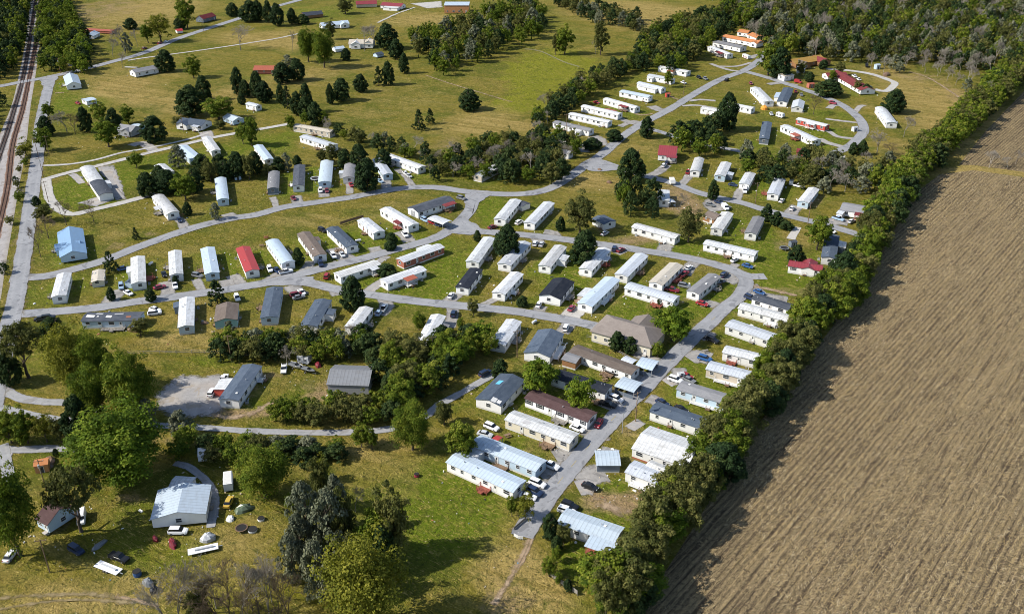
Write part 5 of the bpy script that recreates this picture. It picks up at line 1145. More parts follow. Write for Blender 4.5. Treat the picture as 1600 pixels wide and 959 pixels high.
scatter([(400,666),(500,669),(610,664),(622,646),(560,634),(520,642),(460,644),(406,650)], 4.8, [('oak', 5), ('dark', 3), ('olive', 3)], (6, 8.5), (6, 8.5), 'green tree in the strip above the lane by the open barn', 'trees of the strip above the lane', seed=13)
scatter([(262,716),(360,726),(450,730),(530,728),(545,710),(480,700),(400,696),(300,690),(262,690)], 5.0, [('oak', 5), ('dark', 3), ('olive', 3), ('grey', 1.5)], (5, 7), (6, 8.5), 'green tree in the strip below the lane', 'trees of the strip below the lane', seed=14)
scatter([(1060,245),(1130,248),(1135,215),(1085,200),(1058,215)], 9, [('dark', 6), ('oak', 1)], (10, 15), (8, 11), 'dark tree in the clump beside the red roofed house', 'trees of the clump beside the red roofed house', seed=15)
scatter([(958,335),(1020,342),(1030,318),(1010,300),(960,310)], 8, [('dark', 6), ('oak', 1), ('olive', 1)], (9, 14), (7, 10), 'dark tree in the clump by the dirt lot', 'trees of the clump by the dirt lot', seed=16)
scatter([(1150,262),(1180,292),(1250,300),(1330,308),(1385,300),(1400,265),(1330,262),(1250,248),(1160,240)], 9, [('dark', 4), ('olive', 3), ('oak', 2), ('grey', 2), ('bare', 1.2)], (8, 12), (7, 10), 'tree in the wood between the loop and the branch road', 'trees of the wood between the loop and the branch road', seed=17)
scatter([(60,112),(140,118),(146,95),(120,40),(105,-5),(72,-5),(62,50)], 9, [('oak', 6), ('bright', 1.5), ('dark', 2)], (9, 15), (8, 11), 'green tree in the grove beside the rail crossing', 'trees of the grove beside the rail crossing', seed=18)
scatter([(28,225),(40,245),(44,262),(36,300),(24,360),(8,430),(0,500),(-20,560),(-30,540),(-2,460),(10,380),(22,300),(26,250)], 7, [('oak', 3), ('olive', 4), ('brown', 2), ('dark', 2)], (3, 6), (3.5, 5.5), 'small scrubby tree between the railway and frontage road', 'scrub between the railway and frontage road', seed=19)
scatter([(1430,122),(1480,130),(1540,160),(1560,140),(1500,105),(1440,92),(1340,95),(1340,108)], 13, [('bare', 7), ('grey', 2), ('brown', 2)], (8, 13), (7, 10), 'bare pale tree at the forest foot', 'bare trees at the forest foot', seed=20)
scatter([(1510,262),(1600,268),(1640,262),(1640,250),(1560,250),(1515,255)], 10, [('bare', 6), ('brown', 3)], (6, 10), (6, 8), 'bare tree at the field headland', 'bare trees at the field headland', seed=21)
WILD = [('dark', 5), ('oak', 4), ('olive', 5), ('grey', 4.5), ('bare', 1.6)]
scatter([(1180,68),(1210,85),(1260,98),(1340,100),(1440,100),(1530,118),(1580,118),(1680,50),(1760,-40),(1100,-40),(1130,12)], 10.5, WILD, (11, 18), (8, 12), None, 'wood', seed=22)
scatter([(-140,130),(18,124),(30,95),(44,40),(56,-40),(-200,-40)], 10.5, [('dark', 6), ('oak', 4), ('olive', 1)], (12, 17), (9, 12), None, 'wood', seed=23)
scatter([(-60,215),(-4,205),(6,165),(-60,160)], 10, [('dark', 3), ('oak', 3)], (8, 12), (7, 10), None, 'wood', seed=24)
scatter([(960,-15),(1130,4),(1090,-40),(960,-40)], 12, [('dark', 3), ('olive', 3), ('bare', 2)], (9, 14), (8, 11), None, 'wood', seed=26)

# ---- which of them stand as individuals: what shows largest
def shown(t):
    x, y = project(t['p']); return -40 < x < 1640 and -60 < y < 1040
TREES = [t for t in TREES if shown(t)]
for t in TREES:
    t['area'] = t['h'] * t['w'] * scale_at(project(t['p'])[1]) ** 2 * (1e6 if t['hand'] else 1) * (1e-6 if t['group'] == 'wood' else 1)
TREES.sort(key=lambda t: -t['area'])
LIM = 322
single, mass = TREES[:LIM], TREES[LIM:]
LABELS = []                                     # (object, base label, place, x) for labels that need a place added
HOMEXY = [(l, c) for l, c, *_ in HOMES]
def beside(p, words):
    best = sorted(HOMEXY, key=lambda h: (h[1] - p).length)
    for l, c in best:
        if len(l.split()) <= words: return l, (c - p).length
    return best[0][0], (best[0][1] - p).length
tr = random.Random(4)
for t in single:
    k = t['kind']; me = tr.choice(PROTO[k]); small = t['h'] < 4.2
    nm = 'shrub' if small else NAME.get(k, 'leafy_tree')
    o = thing(nm, t['label'] or '', 'shrub' if small else 'tree', t['p'], tr.uniform(0, 6.28), t['group'])
    o.scale = (t['w'], t['w'] * tr.uniform(.92, 1.08), t['h'])
    link('trunk', me[0], o); link('crown', me[1], o)
    if not t['label']:
        ds = DESC[k].replace('tree', 'shrub').replace('evergreen', 'evergreen shrub') if small else DESC[k]
        LABELS.append((o, ds, t['p'], t['h']))
# ---- the rest of the woods read as one mass
LIGHT = {}
def light(k):
    if k not in LIGHT:
        sh = {'dark': 'dense', 'grey': 'dense', 'oak': 'round', 'olive': 'round', 'bright': 'round', 'hedge': 'round', 'bigolive': 'round'}.get(k)
        if sh is None:
            me = PROTO['bare'][0][1]; me2 = PROTO['bare'][0][0]
            def rd(m):
                v = np.empty(len(m.vertices) * 3, np.float32); m.vertices.foreach_get('co', v); q = np.empty(len(m.loops), np.int32); m.loops.foreach_get('vertex_index', q); return v.reshape(-1, 3), q.reshape(-1, 4)
            V1, Q1 = rd(me); V2, Q2 = rd(me2); LIGHT[k] = [(np.concatenate([V1, V2]), np.concatenate([Q1, Q2 + len(V1)]), np.full(len(Q1) + len(Q2), .6))]
        else:
            LIGHT[k] = []
            for i in range(2):
                V, Q, t_ = crown(sh, 300 + i, 65, 34, .036); LV, LQ = limbs(300 + i, sh)
                LIGHT[k].append((np.concatenate([V, LV]), np.concatenate([Q, LQ + len(V)]), np.concatenate([t_, np.zeros(len(LQ))])))
    return LIGHT[k]
mats = [LEAF[x] for x in ('dark', 'oak', 'olive', 'grey', 'twig', 'bright')]; mi = {'dark': 0, 'oak': 1, 'olive': 2, 'grey': 3, 'bare': 4, 'brown': 4, 'bright': 5, 'hedge': 1, 'bigolive': 2}
Vs, Qs, Ts, Ms, off = [], [], [], [], 0
for t in mass:
    V, Q, tt = tr.choice(light(t['kind'])); a = tr.uniform(0, 6.28); ca, sa = math.cos(a), math.sin(a)
    W_ = np.stack([(V[:, 0] * ca - V[:, 1] * sa) * t['w'] + t['p'].x, (V[:, 0] * sa + V[:, 1] * ca) * t['w'] + t['p'].y, V[:, 2] * t['h']], 1)
    Vs.append(W_); Qs.append(Q + off); off += len(V); Ts.append(np.clip(tt + tr.uniform(-.26, .16), 0, 1)); Ms.append(np.full(len(Q), mi.get(t['kind'], 1), np.int32))
me = fast_mesh('woodland', np.concatenate(Vs), np.concatenate(Qs), mats, np.concatenate(Ts))
me.polygons.foreach_set('material_index', np.concatenate(Ms)); me.update()
structure(link('woodland', me), 'stuff')
print('TREES', len(single), 'single', len(mass), 'mass')

# ================================================================ VEHICLES
PAINT = dict(white=(.74, .75, .76), red=(.30, .025, .03), maroon=(.17, .02, .03), black=(.014, .015, .018), blue=(.03, .09, .24), navy=(.02, .035, .08), grey=(.18, .19, .2), silver=(.48, .5, .52), ltblue=(.3, .42, .55), pink=(.27, .035, .06), yellow=(.55, .38, .06), green=(.12, .16, .1), brown=(.16, .1, .06))
def paint(c):
    m = plain('car_paint_' + c, PAINT[c], .28, .08, 0.0, .6, .5); return m
CGLASS = plain('car_glass', (.012, .015, .02), .08, .2, spec=.6)
LAMP = plain('headlight_lens', (.7, .72, .72), .2, .1)
TAIL = plain('tail_light_lens', (.35, .02, .02), .3, .1)
HUB = plain('wheel_hub', (.4, .4, .41), .4, .2, .5)
_wh = MB().tube((0, -.11, 0), (0, .11, 0), .33, .33, 14, 0).tube((0, -.125, 0), (0, .125, 0), .19, .19, 10, 1).mesh('wheel', [BLACK, HUB])
_hl = MB().box((0, 0, 0), (.1, .36, .15)).mesh('headlight', LAMP)
_tl = MB().box((0, 0, 0), (.08, .26, .2)).mesh('tail_light', TAIL)
def loft(stations):                             # cross sections (x, half width bottom, half width top, z0, z1)
    mb = MB(); V = []
    for x, a, b, z0, z1 in stations:
        zs = z1 - (z1 - z0) * .22
        V += [(x, -a, z0), (x, -a, zs * .6 + z0 * .4), (x, -(a + b) / 2, zs), (x, -b, z1), (x, b, z1), (x, (a + b) / 2, zs), (x, a, zs * .6 + z0 * .4), (x, a, z0)]
    n = 8; Fq = []
    for i in range(len(stations) - 1): Fq += [(i * n + k, (i + 1) * n + k, (i + 1) * n + (k + 1) % n, i * n + (k + 1) % n) for k in range(n)]
    Fq += [tuple(range(n)), tuple(range((len(stations) - 1) * n, len(stations) * n))[::-1]]
    return mb.add(V, [f[::-1] for f in Fq])
_car = {}
def car_meshes(kind, col):
    if (kind, col) in _car: return _car[(kind, col)]
    if kind == 'sedan':
        body = loft([(-2.3, .78, .70, .35, .80), (-2.15, .88, .78, .28, .92), (-1.2, .90, .80, .24, .98), (.9, .90, .80, .24, .95), (1.9, .88, .76, .26, .82), (2.3, .74, .62, .34, .66)])
        gl = MB().prism_y([(-1.75, .93), (1.15, .90), (.45, 1.40), (-1.1, 1.42)], -.70, .70); rf = MB().box((-.33, 0, 1.44), (1.62, 1.26, .08), 0, .93); Lx = 2.25
    elif kind == 'suv':
        body = loft([(-2.35, .84, .78, .40, .98), (-2.2, .94, .84, .34, 1.06), (-1.0, .95, .86, .30, 1.10), (1.0, .95, .86, .30, 1.08), (2.0, .93, .82, .32, 1.0), (2.4, .82, .72, .40, .84)])
        gl = MB().prism_y([(-2.15, 1.05), (1.25, 1.03), (.55, 1.66), (-1.95, 1.68)], -.76, .76); rf = MB().box((-.72, 0, 1.71), (2.55, 1.40, .09), 0, .95); Lx = 2.33
    elif kind == 'van':
        body = loft([(-2.6, .92, .86, .40, 2.05), (-2.45, .98, .88, .34, 2.15), (1.1, .98, .88, .32, 2.12), (1.6, .98, .86, .32, 1.35), (2.4, .92, .82, .34, 1.1), (2.6, .82, .74, .42, .95)])
        gl = MB().prism_y([(1.05, 1.3), (1.68, 1.32), (1.2, 1.98), (1.05, 2.0)], -.9, .9); rf = MB().box((-.7, 0, 2.17), (3.2, 1.6, .06)); Lx = 2.53
    else:                                       # pickup
        body = loft([(-2.75, .86, .82, .42, .98), (-2.65, .96, .88, .36, 1.04), (-.7, .96, .88, .34, 1.06), (1.0, .96, .88, .34, 1.06), (2.2, .94, .84, .36, 1.0), (2.7, .82, .74, .42, .86)])
        gl = MB().prism_y([(-.85, 1.02), (1.2, 1.02), (.6, 1.66), (-.72, 1.68)], -.78, .78); rf = MB().box((-.08, 0, 1.71), (1.35, 1.42, .09), 0, .94); Lx = 2.63
    bm = body.mesh('body', paint(col)); gm_ = gl.mesh('windows', CGLASS); rm = rf.mesh('roof_panel', paint(col)); bed = None
    if kind == 'pickup': bed = MB().box((-1.75, 0, 1.075), (1.75, 1.44, .03)).mesh('bed_liner', BLACK)
    _car[(kind, col)] = (bm, gm_, rm, bed, Lx); return _car[(kind, col)]
CARS = []
WORDS = dict(ltblue='pale blue', pink='pinkish red', navy='dark blue')
def car(px, py, dx, dy, kind, col, extra=None):
    p = at(px, py); q = at(px + dx, py + dy); rz = math.atan2(q.y - p.y, q.x - p.x)
    for l, c, root, L, w_, hz in HOMES:             # nothing parks inside a wall
        u = (p.x - c.x) * math.cos(hz) + (p.y - c.y) * math.sin(hz); v = -(p.x - c.x) * math.sin(hz) + (p.y - c.y) * math.cos(hz)
        al = abs(math.sin(rz - hz)); mu, mv = L / 2 + .5 + 1.0 + 1.4 * (1 - al), w_ / 2 + .5 + 1.0 + 1.4 * al
        if abs(u) < mu and abs(v) < mv:
            if mu - abs(u) < mv - abs(v): u = math.copysign(mu, u)
            else: v = math.copysign(mv, v)
            p = Vector((c.x + u * math.cos(hz) - v * math.sin(hz), c.y + u * math.sin(hz) + v * math.cos(hz), 0))
    bm, gm_, rm, bed, Lx = car_meshes(kind, col)
    o = thing({'sedan': 'parked_car', 'suv': 'parked_suv', 'van': 'parked_van', 'pickup': 'pickup_truck'}[kind], '', {'sedan': 'car', 'suv': 'car', 'van': 'van', 'pickup': 'pickup truck'}[kind], (p.x, p.y, _z[0] * 0 + .0), rz, 'vehicles parked around the homes')
    o.location.z = TOPZ
    link('body', bm, o); link('window', gm_, o); link('roof_panel', rm, o)
    if bed: link('bed_liner', bed, o)
    wx = Lx * .62
    for s in (-1, 1):
        for t in (-1, 1): link('wheel', _wh, o, (t * wx, s * .84, .33))
        link('headlight', _hl, o, (Lx, s * .52, .72)); link('tail_light', _tl, o, (-Lx - .02, s * .62, .82))
    o.scale = (1.0, 1.0, 1.0)
    LABELS.append((o, f"{WORDS.get(col, col)} {dict(sedan='car', suv='suv', van='van', pickup='pickup truck')[kind]}" + (' ' + extra if extra else ''), Vector((p.x, p.y, 0)), 0))
A_, B_ = (10, 4), (-10, 9)                      # headings: along the trailers east of the street, along the street
for c in [
 (250,69,10,-3,'sedan','red'),(260,67,10,-3,'sedan','white'),(226,77,10,-3,'sedan','maroon'),(122,163,5,2,'sedan','red'),
 (1135,127,-10,5,'suv','black'),(932,162,10,3,'sedan','red'),(1092,123,8,4,'suv','black'),(1102,125,8,4,'suv','grey'),(1068,131,8,3,'sedan','white'),(1173,132,5,6,'sedan','pink'),(1247,130,10,2,'van','red'),(1301,163,9,2,'suv','pink'),(1243,145,4,8,'sedan','red'),(1252,150,4,8,'sedan','grey'),(1360,140,8,5,'suv','black'),(1335,121,8,5,'pickup','white'),(1342,126,8,5,'sedan','white'),(1354,105,2,6,'van','black'),
 (281,346,5,9,'sedan','navy'),(193,422,10,-2,'sedan','blue'),(190,450,1,10,'suv','ltblue'),(250,451,8,-2,'sedan','pink'),(257,431,3,8,'sedan','black'),(309,433,9,2,'suv','grey'),(274,449,2,10,'pickup','white'),(201,459,8,4,'sedan','white'),(371,468,3,8,'suv','white'),
 (459,312,6,7,'sedan','maroon'),(501,300,1,9,'suv','white'),(511,300,1,9,'sedan','maroon'),(549,291,5,8,'sedan','red'),(595,285,9,3,'sedan','ltblue'),(634,273,8,5,'sedan','white'),(639,277,8,5,'sedan','silver'),(633,369,7,8,'suv','white'),(504,362,10,4,'suv','black'),(521,402,6,9,'suv','white'),(535,400,6,8,'sedan','silver'),(498,410,4,9,'suv','navy'),(422,423,4,10,'suv','white'),(433,425,8,6,'pickup','navy'),(447,427,10,-2,'pickup','white'),
 (511,434,3,-6,'suv','red'),(705,464,5,-8,'sedan','white'),(676,350,8,3,'suv','red'),(664,346,8,4,'suv','ltblue'),(684,353,8,3,'sedan','navy'),(770,357,10,-3,'sedan','maroon'),(463,463,9,-2,'suv','maroon'),(472,459,6,6,'sedan','white'),(467,467,9,-2,'sedan','grey'),(721,312,10,3,'suv','grey'),
 (811,350,8,-5,'suv','white'),(836,383,4,-9,'suv','white'),(846,384,4,-9,'sedan','silver'),(945,367,9,-5,'sedan','silver'),(960,391,4,-9,'suv','navy'),(970,393,10,-5,'sedan','maroon'),(1150,406,10,-6,'sedan','white'),(1168,418,10,3,'sedan','blue'),(1076,421,9,-6,'sedan','white'),(1066,430,10,-7,'pickup','pink'),(1069,449,10,2,'suv','grey'),(1131,432,10,-8,'suv','navy'),(1098,476,10,3,'sedan','red'),(1041,453,10,2,'pickup','maroon'),(1109,322,10,2,'sedan','grey'),(1123,318,10,3,'sedan','navy'),(1133,327,6,6,'van','white'),(1037,261,6,-7,'suv','white'),(1043,251,5,-8,'sedan','navy'),(1077,271,4,-9,'pickup','red'),(1165,298,1,9,'van','white'),(1145,291,10,2,'sedan','navy'),(1186,459,10,4,'sedan','blue'),(1172,468,10,4,'suv','navy'),(1184,474,10,4,'pickup','black'),(844,476,4,-9,'sedan','white'),(884,515,4,-9,'suv','white'),
 (1215,315,6,-7,'sedan','white'),(1248,293,8,2,'pickup','white'),(1236,288,2,-8,'van','white'),(1237,328,3,-6,'sedan','white'),(1311,343,10,3,'pickup','ltblue'),(1298,363,8,3,'sedan','white'),(1330,348,8,-4,'sedan','silver'),
 (1113,534,10,4,'suv','black'),(1101,563,10,3,'suv','blue'),(1072,590,10,4,'sedan','red'),(1055,596,9,3,'suv','white'),(1076,596,9,4,'sedan','grey'),(962,626,10,4,'suv','white'),(952,632,10,3,'pickup','black'),(908,666,10,4,'sedan','white'),(935,664,-5,9,'sedan','red'),(1035,632,8,4,'sedan','navy'),(1064,642,8,4,'sedan','black'),(893,484,5,-6,'sedan','pink'),
 (860,730,10,4,'pickup','white'),(843,755,10,4,'suv','white'),(829,768,10,5,'suv','navy'),(815,774,8,2,'sedan','white'),(922,763,10,4,'sedan','black'),(890,793,10,4,'suv','black','with white roof rails'),(885,801,10,3,'suv','white'),
 (600,484,5,-8,'pickup','white'),(588,491,5,-8,'sedan','ltblue'),(709,493,4,-9,'suv','navy'),(758,586,10,-5,'suv','navy'),(768,670,10,4,'suv','white'),(758,681,8,2,'sedan','silver'),
 (444,579,-1,10,'pickup','white'),(243,486,8,2,'sedan','white'),(242,492,8,-1,'suv','white'),(350,595,5,-8,'pickup','white'),(332,616,5,-8,'suv','white'),(65,501,9,-1,'sedan','black'),(76,499,9,-1,'suv','black'),
 (279,833,10,0,'suv','white'),(17,871,6,-8,'sedan','white'),(120,862,10,6,'suv','navy'),(187,874,10,4,'pickup','black'),(124,810,-1,9,'van','white'),(358,787,4,-9,'sedan','yellow'),(1205,180,2,3,'sedan','silver')]: car(*c)

# ================================================================ SMALLER THINGS
def place(px, py): p = at(px, py); return Vector((p.x, p.y, 0))
LAT = lambda o, base, p: LABELS.append((o, base, Vector((p.x, p.y, 0)), 0))
# utility poles
_pole = MB().tube((0, 0, -.2), (0, 0, 10.2), .16, .11, 8).mesh('pole', WOOD)
_arm = MB().box((0, 0, 0), (2.6, .12, .14)).mesh('crossarm', WOOD)
_ins = MB().tube((0, 0, 0), (0, 0, .22), .07, .05, 6).mesh('insulator', STEEL)
_trf = MB().tube((0, 0, -.5), (0, 0, .5), .28, .28, 10).mesh('transformer', STEEL)
POLES = []
def pole(px, py, rz=0.6, tf=False, hs=1.0):
    p = place(px, py); o = thing('utility_pole', '', 'utility pole', p, rz, 'utility poles'); o.scale = (1, 1, hs)
    link('pole', _pole, o); link('crossarm', _arm, o, (0, .16, 9.6))
    for x in (-1.15, 0, 1.15): link('insulator', _ins, o, (x, .16, 9.67))
    if tf: link('transformer', _trf, o, (0, -.42, 8.4))
    LAT(o, 'wooden utility pole', p); POLES.append(p)
for a in [(993,658,.6,True),(362,566,.2,False),(677,568,.3,False),(78,894,.2,False),(95,115,.3,True),(68,277,.9,True),(76,316,.9,False),(319,52,.1,False),(77,242,.5,False),(885,206,.3,False),(808,558,.3,False),(73,767,.2,True),(1180,318,.4,False),(287,206,.3,False),(60,245,.2,False),(1068,148,.6,False),(1262,350,.4,False)]: pole(*a)
_lp = MB().tube((0, 0, 0), (0, 0, 7), .12, .08, 8).tube((0, 0, 6.9), (1.4, 0, 7.3), .05, .04, 6).mesh('pole', STEEL)
_lh = MB().box((1.6, 0, 7.3), (.7, .26, .14)).mesh('lamp_head', STEEL)
p = place(972, 676); o = thing('street_lamp', 'grey street lamp on the verge opposite the plum roofed trailer', 'street lamp', p, .3); link('pole', _lp, o); link('lamp_head', _lh, o)

def tramp(px, py, r, col):
    p = place(px, py); o = thing('trampoline', '', 'trampoline', p); mb = MB()
    MB().tube((0, 0, .84), (0, 0, .86), r * .86, r * .86, 20).build('mat', BLACK, o)
    for i in range(20):
        a, b = i * math.pi / 10, (i + 1) * math.pi / 10
        mb.add([(math.cos(t) * q, math.sin(t) * q, z) for z in (.84, .92) for t, q in ((a, r * .86), (b, r * .86), (b, r * 1.05), (a, r * 1.05))], [(4, 5, 6, 7), (0, 1, 5, 4), (2, 3, 7, 6)])
    mb.build('rim_pad', paint(col), o)
    for i in range(4): MB().tube((math.cos(i * 1.57) * r, math.sin(i * 1.57) * r, 0), (math.cos(i * 1.57) * r, math.sin(i * 1.57) * r, .84), .05, .05, 6).build('leg', STEEL, o)
    LAT(o, f"round trampoline with {WORDS.get(col, col)} rim", p)
for a in [(493,281,2.4,'white'),(378,828,1.5,'brown'),(1225,390,1.8,'grey'),(925,470,1.6,'blue')]: tramp(*a)
def picnic(px, py, rz, m, name):
    p = place(px, py); o = thing('picnic_table', '', 'picnic table', p, rz)
    MB().box((0, 0, .74), (1.9, .8, .06)).build('table_top', m, o)
    for s in (-1, 1):
        MB().box((0, s * .75, .44), (1.9, .28, .05)).build('bench', m, o); MB().box((s * .6, 0, .36), (.1, 1.5, .08)).box((s * .6, .3, .36), (.1, .1, .72)).box((s * .6, -.3, .36), (.1, .1, .72)).build('leg_frame', m, o)
    LAT(o, name + ' picnic table', p)
for a in [(818,677,.3,WOOD,'brown wooden'),(793,682,.5,WOOD,'wooden'),(416,372,.2,REDWOOD,'red stained'),(409,385,.1,WOOD,'pale wooden'),(1215,548,.2,GREYWOOD,'grey'),(1102,550,.3,GREYWOOD,'weathered'),(945,595,.3,WOOD,'old wooden'),(1330,345,.3,GREYWOOD,'grey wooden')]: picnic(*a)
def tank(px, py, rz):
    p = place(px, py); o = thing('propane_tank', '', 'propane tank', p, rz); mb = MB()
    R_ = [(-1.3, .02), (-1.2, .3), (-1.0, .45), (1.0, .45), (1.2, .3), (1.3, .02)]
    for (x0, r0), (x1, r1) in zip(R_, R_[1:]): mb.tube((x0, 0, .75), (x1, 0, .75), r0, r1, 12)
    mb.tube((0, 0, 1.15), (0, 0, 1.35), .16, .16, 8).build('tank', paint('white'), o)
    for s in (-1, 1): MB().box((0, 0, .2), (.15, .7, .4)).build('foot', STEEL, o, (s * .8, 0, 0))
    LAT(o, 'white propane tank', p)
for a in [(640,620,.2),(1305,455,.1),(236,414,1.2),(560,378,.4),(835,505,.9),(1150,585,.2),(300,500,1.4),(1000,405,.8),(870,396,.9)]: tank(*a)
def boat(px, py, dx, dy, col, label):
    p = place(px, py); q = at(px + dx, py + dy); o = thing('boat_on_trailer', label, 'boat', p, math.atan2(q.y - p.y, q.x - p.x)); mb = MB(); V = []
    for x, wd, z0 in ((-2.6, .95, .75), (-1, 1.05, .65), (1, .95, .65), (2.2, .5, .8), (2.9, .04, 1.15)): V += [(x, -wd, 1.45), (x, -wd * .6, z0), (x, wd * .6, z0), (x, wd, 1.45)]
    mb.add(V, [(i * 4 + k, i * 4 + k + 1, i * 4 + k + 5, i * 4 + k + 4) for i in range(4) for k in range(3)] + [(0, 3, 2, 1)]).build('hull', paint(col), o)
    MB().add([(v[0] * .93, v[1] * .9, 1.38) for v in V[0::4]] + [(v[0] * .93, v[1] * .9, 1.38) for v in V[3::4]], [(i, i + 1, i + 6, i + 5) for i in range(4)]).build('deck', paint('grey'), o)
    MB().box((.3, 0, 1.65), (.7, 1.1, .5), 0, .8).build('windscreen', CGLASS, o); MB().box((-2.75, 0, 1.4), (.35, .4, 1.0)).build('outboard_motor', BLACK, o)
    MB().box((.2, 0, .48), (5.6, .12, .12)).box((-.6, 0, .48), (.12, 1.9, .12)).build('trailer_frame', STEEL, o)
    for s in (-1, 1): link('wheel', _wh, o, (-.6, s * 1.02, .33))
boat(1126,445,10,-3,'brown','brown boat on a trailer at the road bend'); boat(463,575,10,3,'white','white boat on a trailer in the wooded clearing'); boat(482,582,10,3,'black','black boat on a trailer beside the white boat'); boat(957,586,10,4,'black','black boat on a trailer behind the long grey trailer')
def heap(px, py, label, col, s=(3, 2, 1.2), seed=1, name='tarp_covered_pile', cat='pile'):
    p = place(px, py); r = random.Random(seed); mb = MB(); n = 10; V = [(0, 0, s[2] * .92)]
    for ring, (k, zz) in enumerate(((.5, .86), (.88, .5), (1.0, 0))):
        for i in range(n): a = 2 * math.pi * i / n; f = k * r.uniform(.8, 1.15); V.append((math.cos(a) * f * s[0] / 2, math.sin(a) * f * s[1] / 2, s[2] * zz * r.uniform(.8, 1.15)))
    Fq = [(0, 1 + i, 1 + (i + 1) % n) for i in range(n)] + [(1 + k * n + i, 1 + (k + 1) * n + i, 1 + (k + 1) * n + (i + 1) % n, 1 + k * n + (i + 1) % n) for k in range(2) for i in range(n)]
    o = thing(name, label, cat, p, r.uniform(0, 3), data=mb.add(V, Fq).mesh(name, col if not isinstance(col, str) else paint(col)))
def camper(px, py, dx, dy, col, label, L=6.5, stripe=None):
    p = place(px, py); q = at(px + dx, py + dy); o = thing('camper', label, 'camper', p, math.atan2(q.y - p.y, q.x - p.x))
    MB().prism_y([(-L/2, .55), (L/2 - .5, .55), (L/2, 1.2), (L/2 - .35, 2.7), (-L/2, 2.8)], -1.15, 1.15).build('body', paint(col), o)
    MB().box((-.1, 0, 2.83), (L - .6, 2.0, .08), 0, .96).build('roof', plain('camper_roof', (.66, .66, .64), .5), o)
    for s in (-1, 1):
        for x in (-.3, .15): link('window', window_mesh(1.0, .8), o, (x * L, s * 1.15, 1.9), 0 if s > 0 else math.pi)
        link('wheel', _wh, o, (-.4, s * 1.0, .33)); 
        if stripe: MB().box((0, 0, 0), (L - 1.4, .03, .35)).build('stripe', paint(stripe), o, (0, s * 1.165, 1.15))
    link('door', door_mesh('white'), o, (-.05 * L, 1.15, .5))
camper(1166,92,10,4,'white','white and red striped camper beside the dark roofed house',7.5,'red'); camper(1219,184,10,3,'white','small white camper on the lawn above the red walled trailer',5); camper(358,758,0,-10,'white','white camper standing alone below the lane strip',6)
camper(477,567,10,2,'silver','silver rounded camper beside the boats',4.4); camper(318,718,0,8,'white','small white camper at the end of the lane strip',4); camper(1010,160,10,3,'white','white camper between trailers of the upper row',5.5)
heap(497,571,'red covered pile beside the silver camper','maroon',(3.6,2,1.2),30); camper(990 + 60,560 - 272,4,8,'white','little white camper on the dirt lot',4.5)

def tub(px, py, label, col, r=.9, h=.8):        # round things: barrels, pots, fire rings
    p = place(px, py); o = thing('barrel', label, 'barrel', p); MB().tube((0, 0, 0), (0, 0, h * .5), r * .92, r, 14).tube((0, 0, h * .5), (0, 0, h), r, r * .9, 14).build('drum', paint(col), o); MB().tube((0, 0, h * .92), (0, 0, h * .96), r * .95, r * .95, 14).tube((0, 0, h), (0, 0, h + .04), r * .93, r * .93, 14).build('lid', BLACK, o)
tub(215,898,'blue barrel standing in the rough grass near the flat trailer','blue',1.0,1.3); tub(457,779,'red barrel beside the grey green trees','red',.9,1.2); tub(651,744,'pink barrel alone on the lower meadow','pink',.7,.9); tub(523,620,'blue tarp drum beside the open barn','blue',1.2,1.2); tub(395,829,'pale round trough beside the red trampoline','silver',1.2,.7); tub(408,812,'white round trough near the meadow trees','white',.9,.7)
heap(381,796,'green tarp covered pile in the side meadow','green',(5, 3, 1.6), 1); heap(360,811,'white heap of sheets in the side meadow','white',(2.4, 2, 1), 2); heap(1194,171,'orange tent beside the white trailer in the loop',plain('orange_canvas', (.6, .26, .04), .8),(4.5, 4, 2.6), 3, 'tent', 'tent')
heap(155,852,'long dark scrap heap in the shaded yard','grey',(5, 1.6, .8), 4); heap(243,843,'maroon covered motorcycle by the white barn','maroon',(2.4, 1.3, 1.2), 5); heap(270,850,'maroon covered buggy by the white suv','maroon',(4, 2, 1.4), 6); heap(232,911,'grey scrap heap at the edge of the rough grass','grey',(3, 2.4, 1.5), 7)
heap(240,922,'black covered pile near the bare trees','black',(2.6, 2, 1.3), 8); heap(325,842,'silver scrap heap beside the flat bed truck','silver',(3.5, 4, 1.8), 9); heap(590,625,'white crumpled tarp behind the open barn','white',(3.4, 1.6, .6), 10); heap(532,616,'blue crumpled tarp behind the open barn','blue',(4.5, 2, 1.0), 11); heap(320,505,'brown rubbish pile at the end of the derelict trailer','brown',(3, 2, .8), 12)
heap(210,517,'brown brush pile below the derelict trailer','brown',(6, 2.5, 1.2), 13); heap(945,460,'white tarp heap beside the long pale blue trailer','white',(5, 3, 1.2), 14); heap(905,472,'tan junk heap at the pale blue trailer end','brown',(4, 3, 1.2), 15); heap(78,722,'dark log pile beside the orange hut','brown',(6, 3, 1.4), 16); heap(952,286,'brown stump pile on the open corner lot','brown',(3, 2, 1.2), 17); heap(937,266,'brown burnt pile on the corner lot','brown',(3, 2, 1), 18); heap(1385,118,'brown brush heap near the turning loop','brown',(8, 5, 2.2), 19)
def flatbed(px, py, dx, dy, col, label):
    p = place(px, py); q = at(px + dx, py + dy); o = thing('flat_trailer', label, 'trailer', p, math.atan2(q.y - p.y, q.x - p.x))
    MB().box((0, 0, .75), (7, 2.2, .16)).build('bed', paint(col), o); MB().box((3.9, 0, .62), (1.2, .14, .14)).build('drawbar', STEEL, o); MB().box((.3, 0, 1.05), (4.4, .5, .4)).build('cargo', paint('silver'), o)
    for s in (-1, 1): link('wheel', _wh, o, (-.5, s * 1.0, .33)); link('wheel', _wh, o, (.4, s * 1.0, .33))
flatbed(170,890,10,4,'white','long white flat trailer on the rough grass'); flatbed(318,861,9,-2,'white','white flat bed with scrap near the white barn')
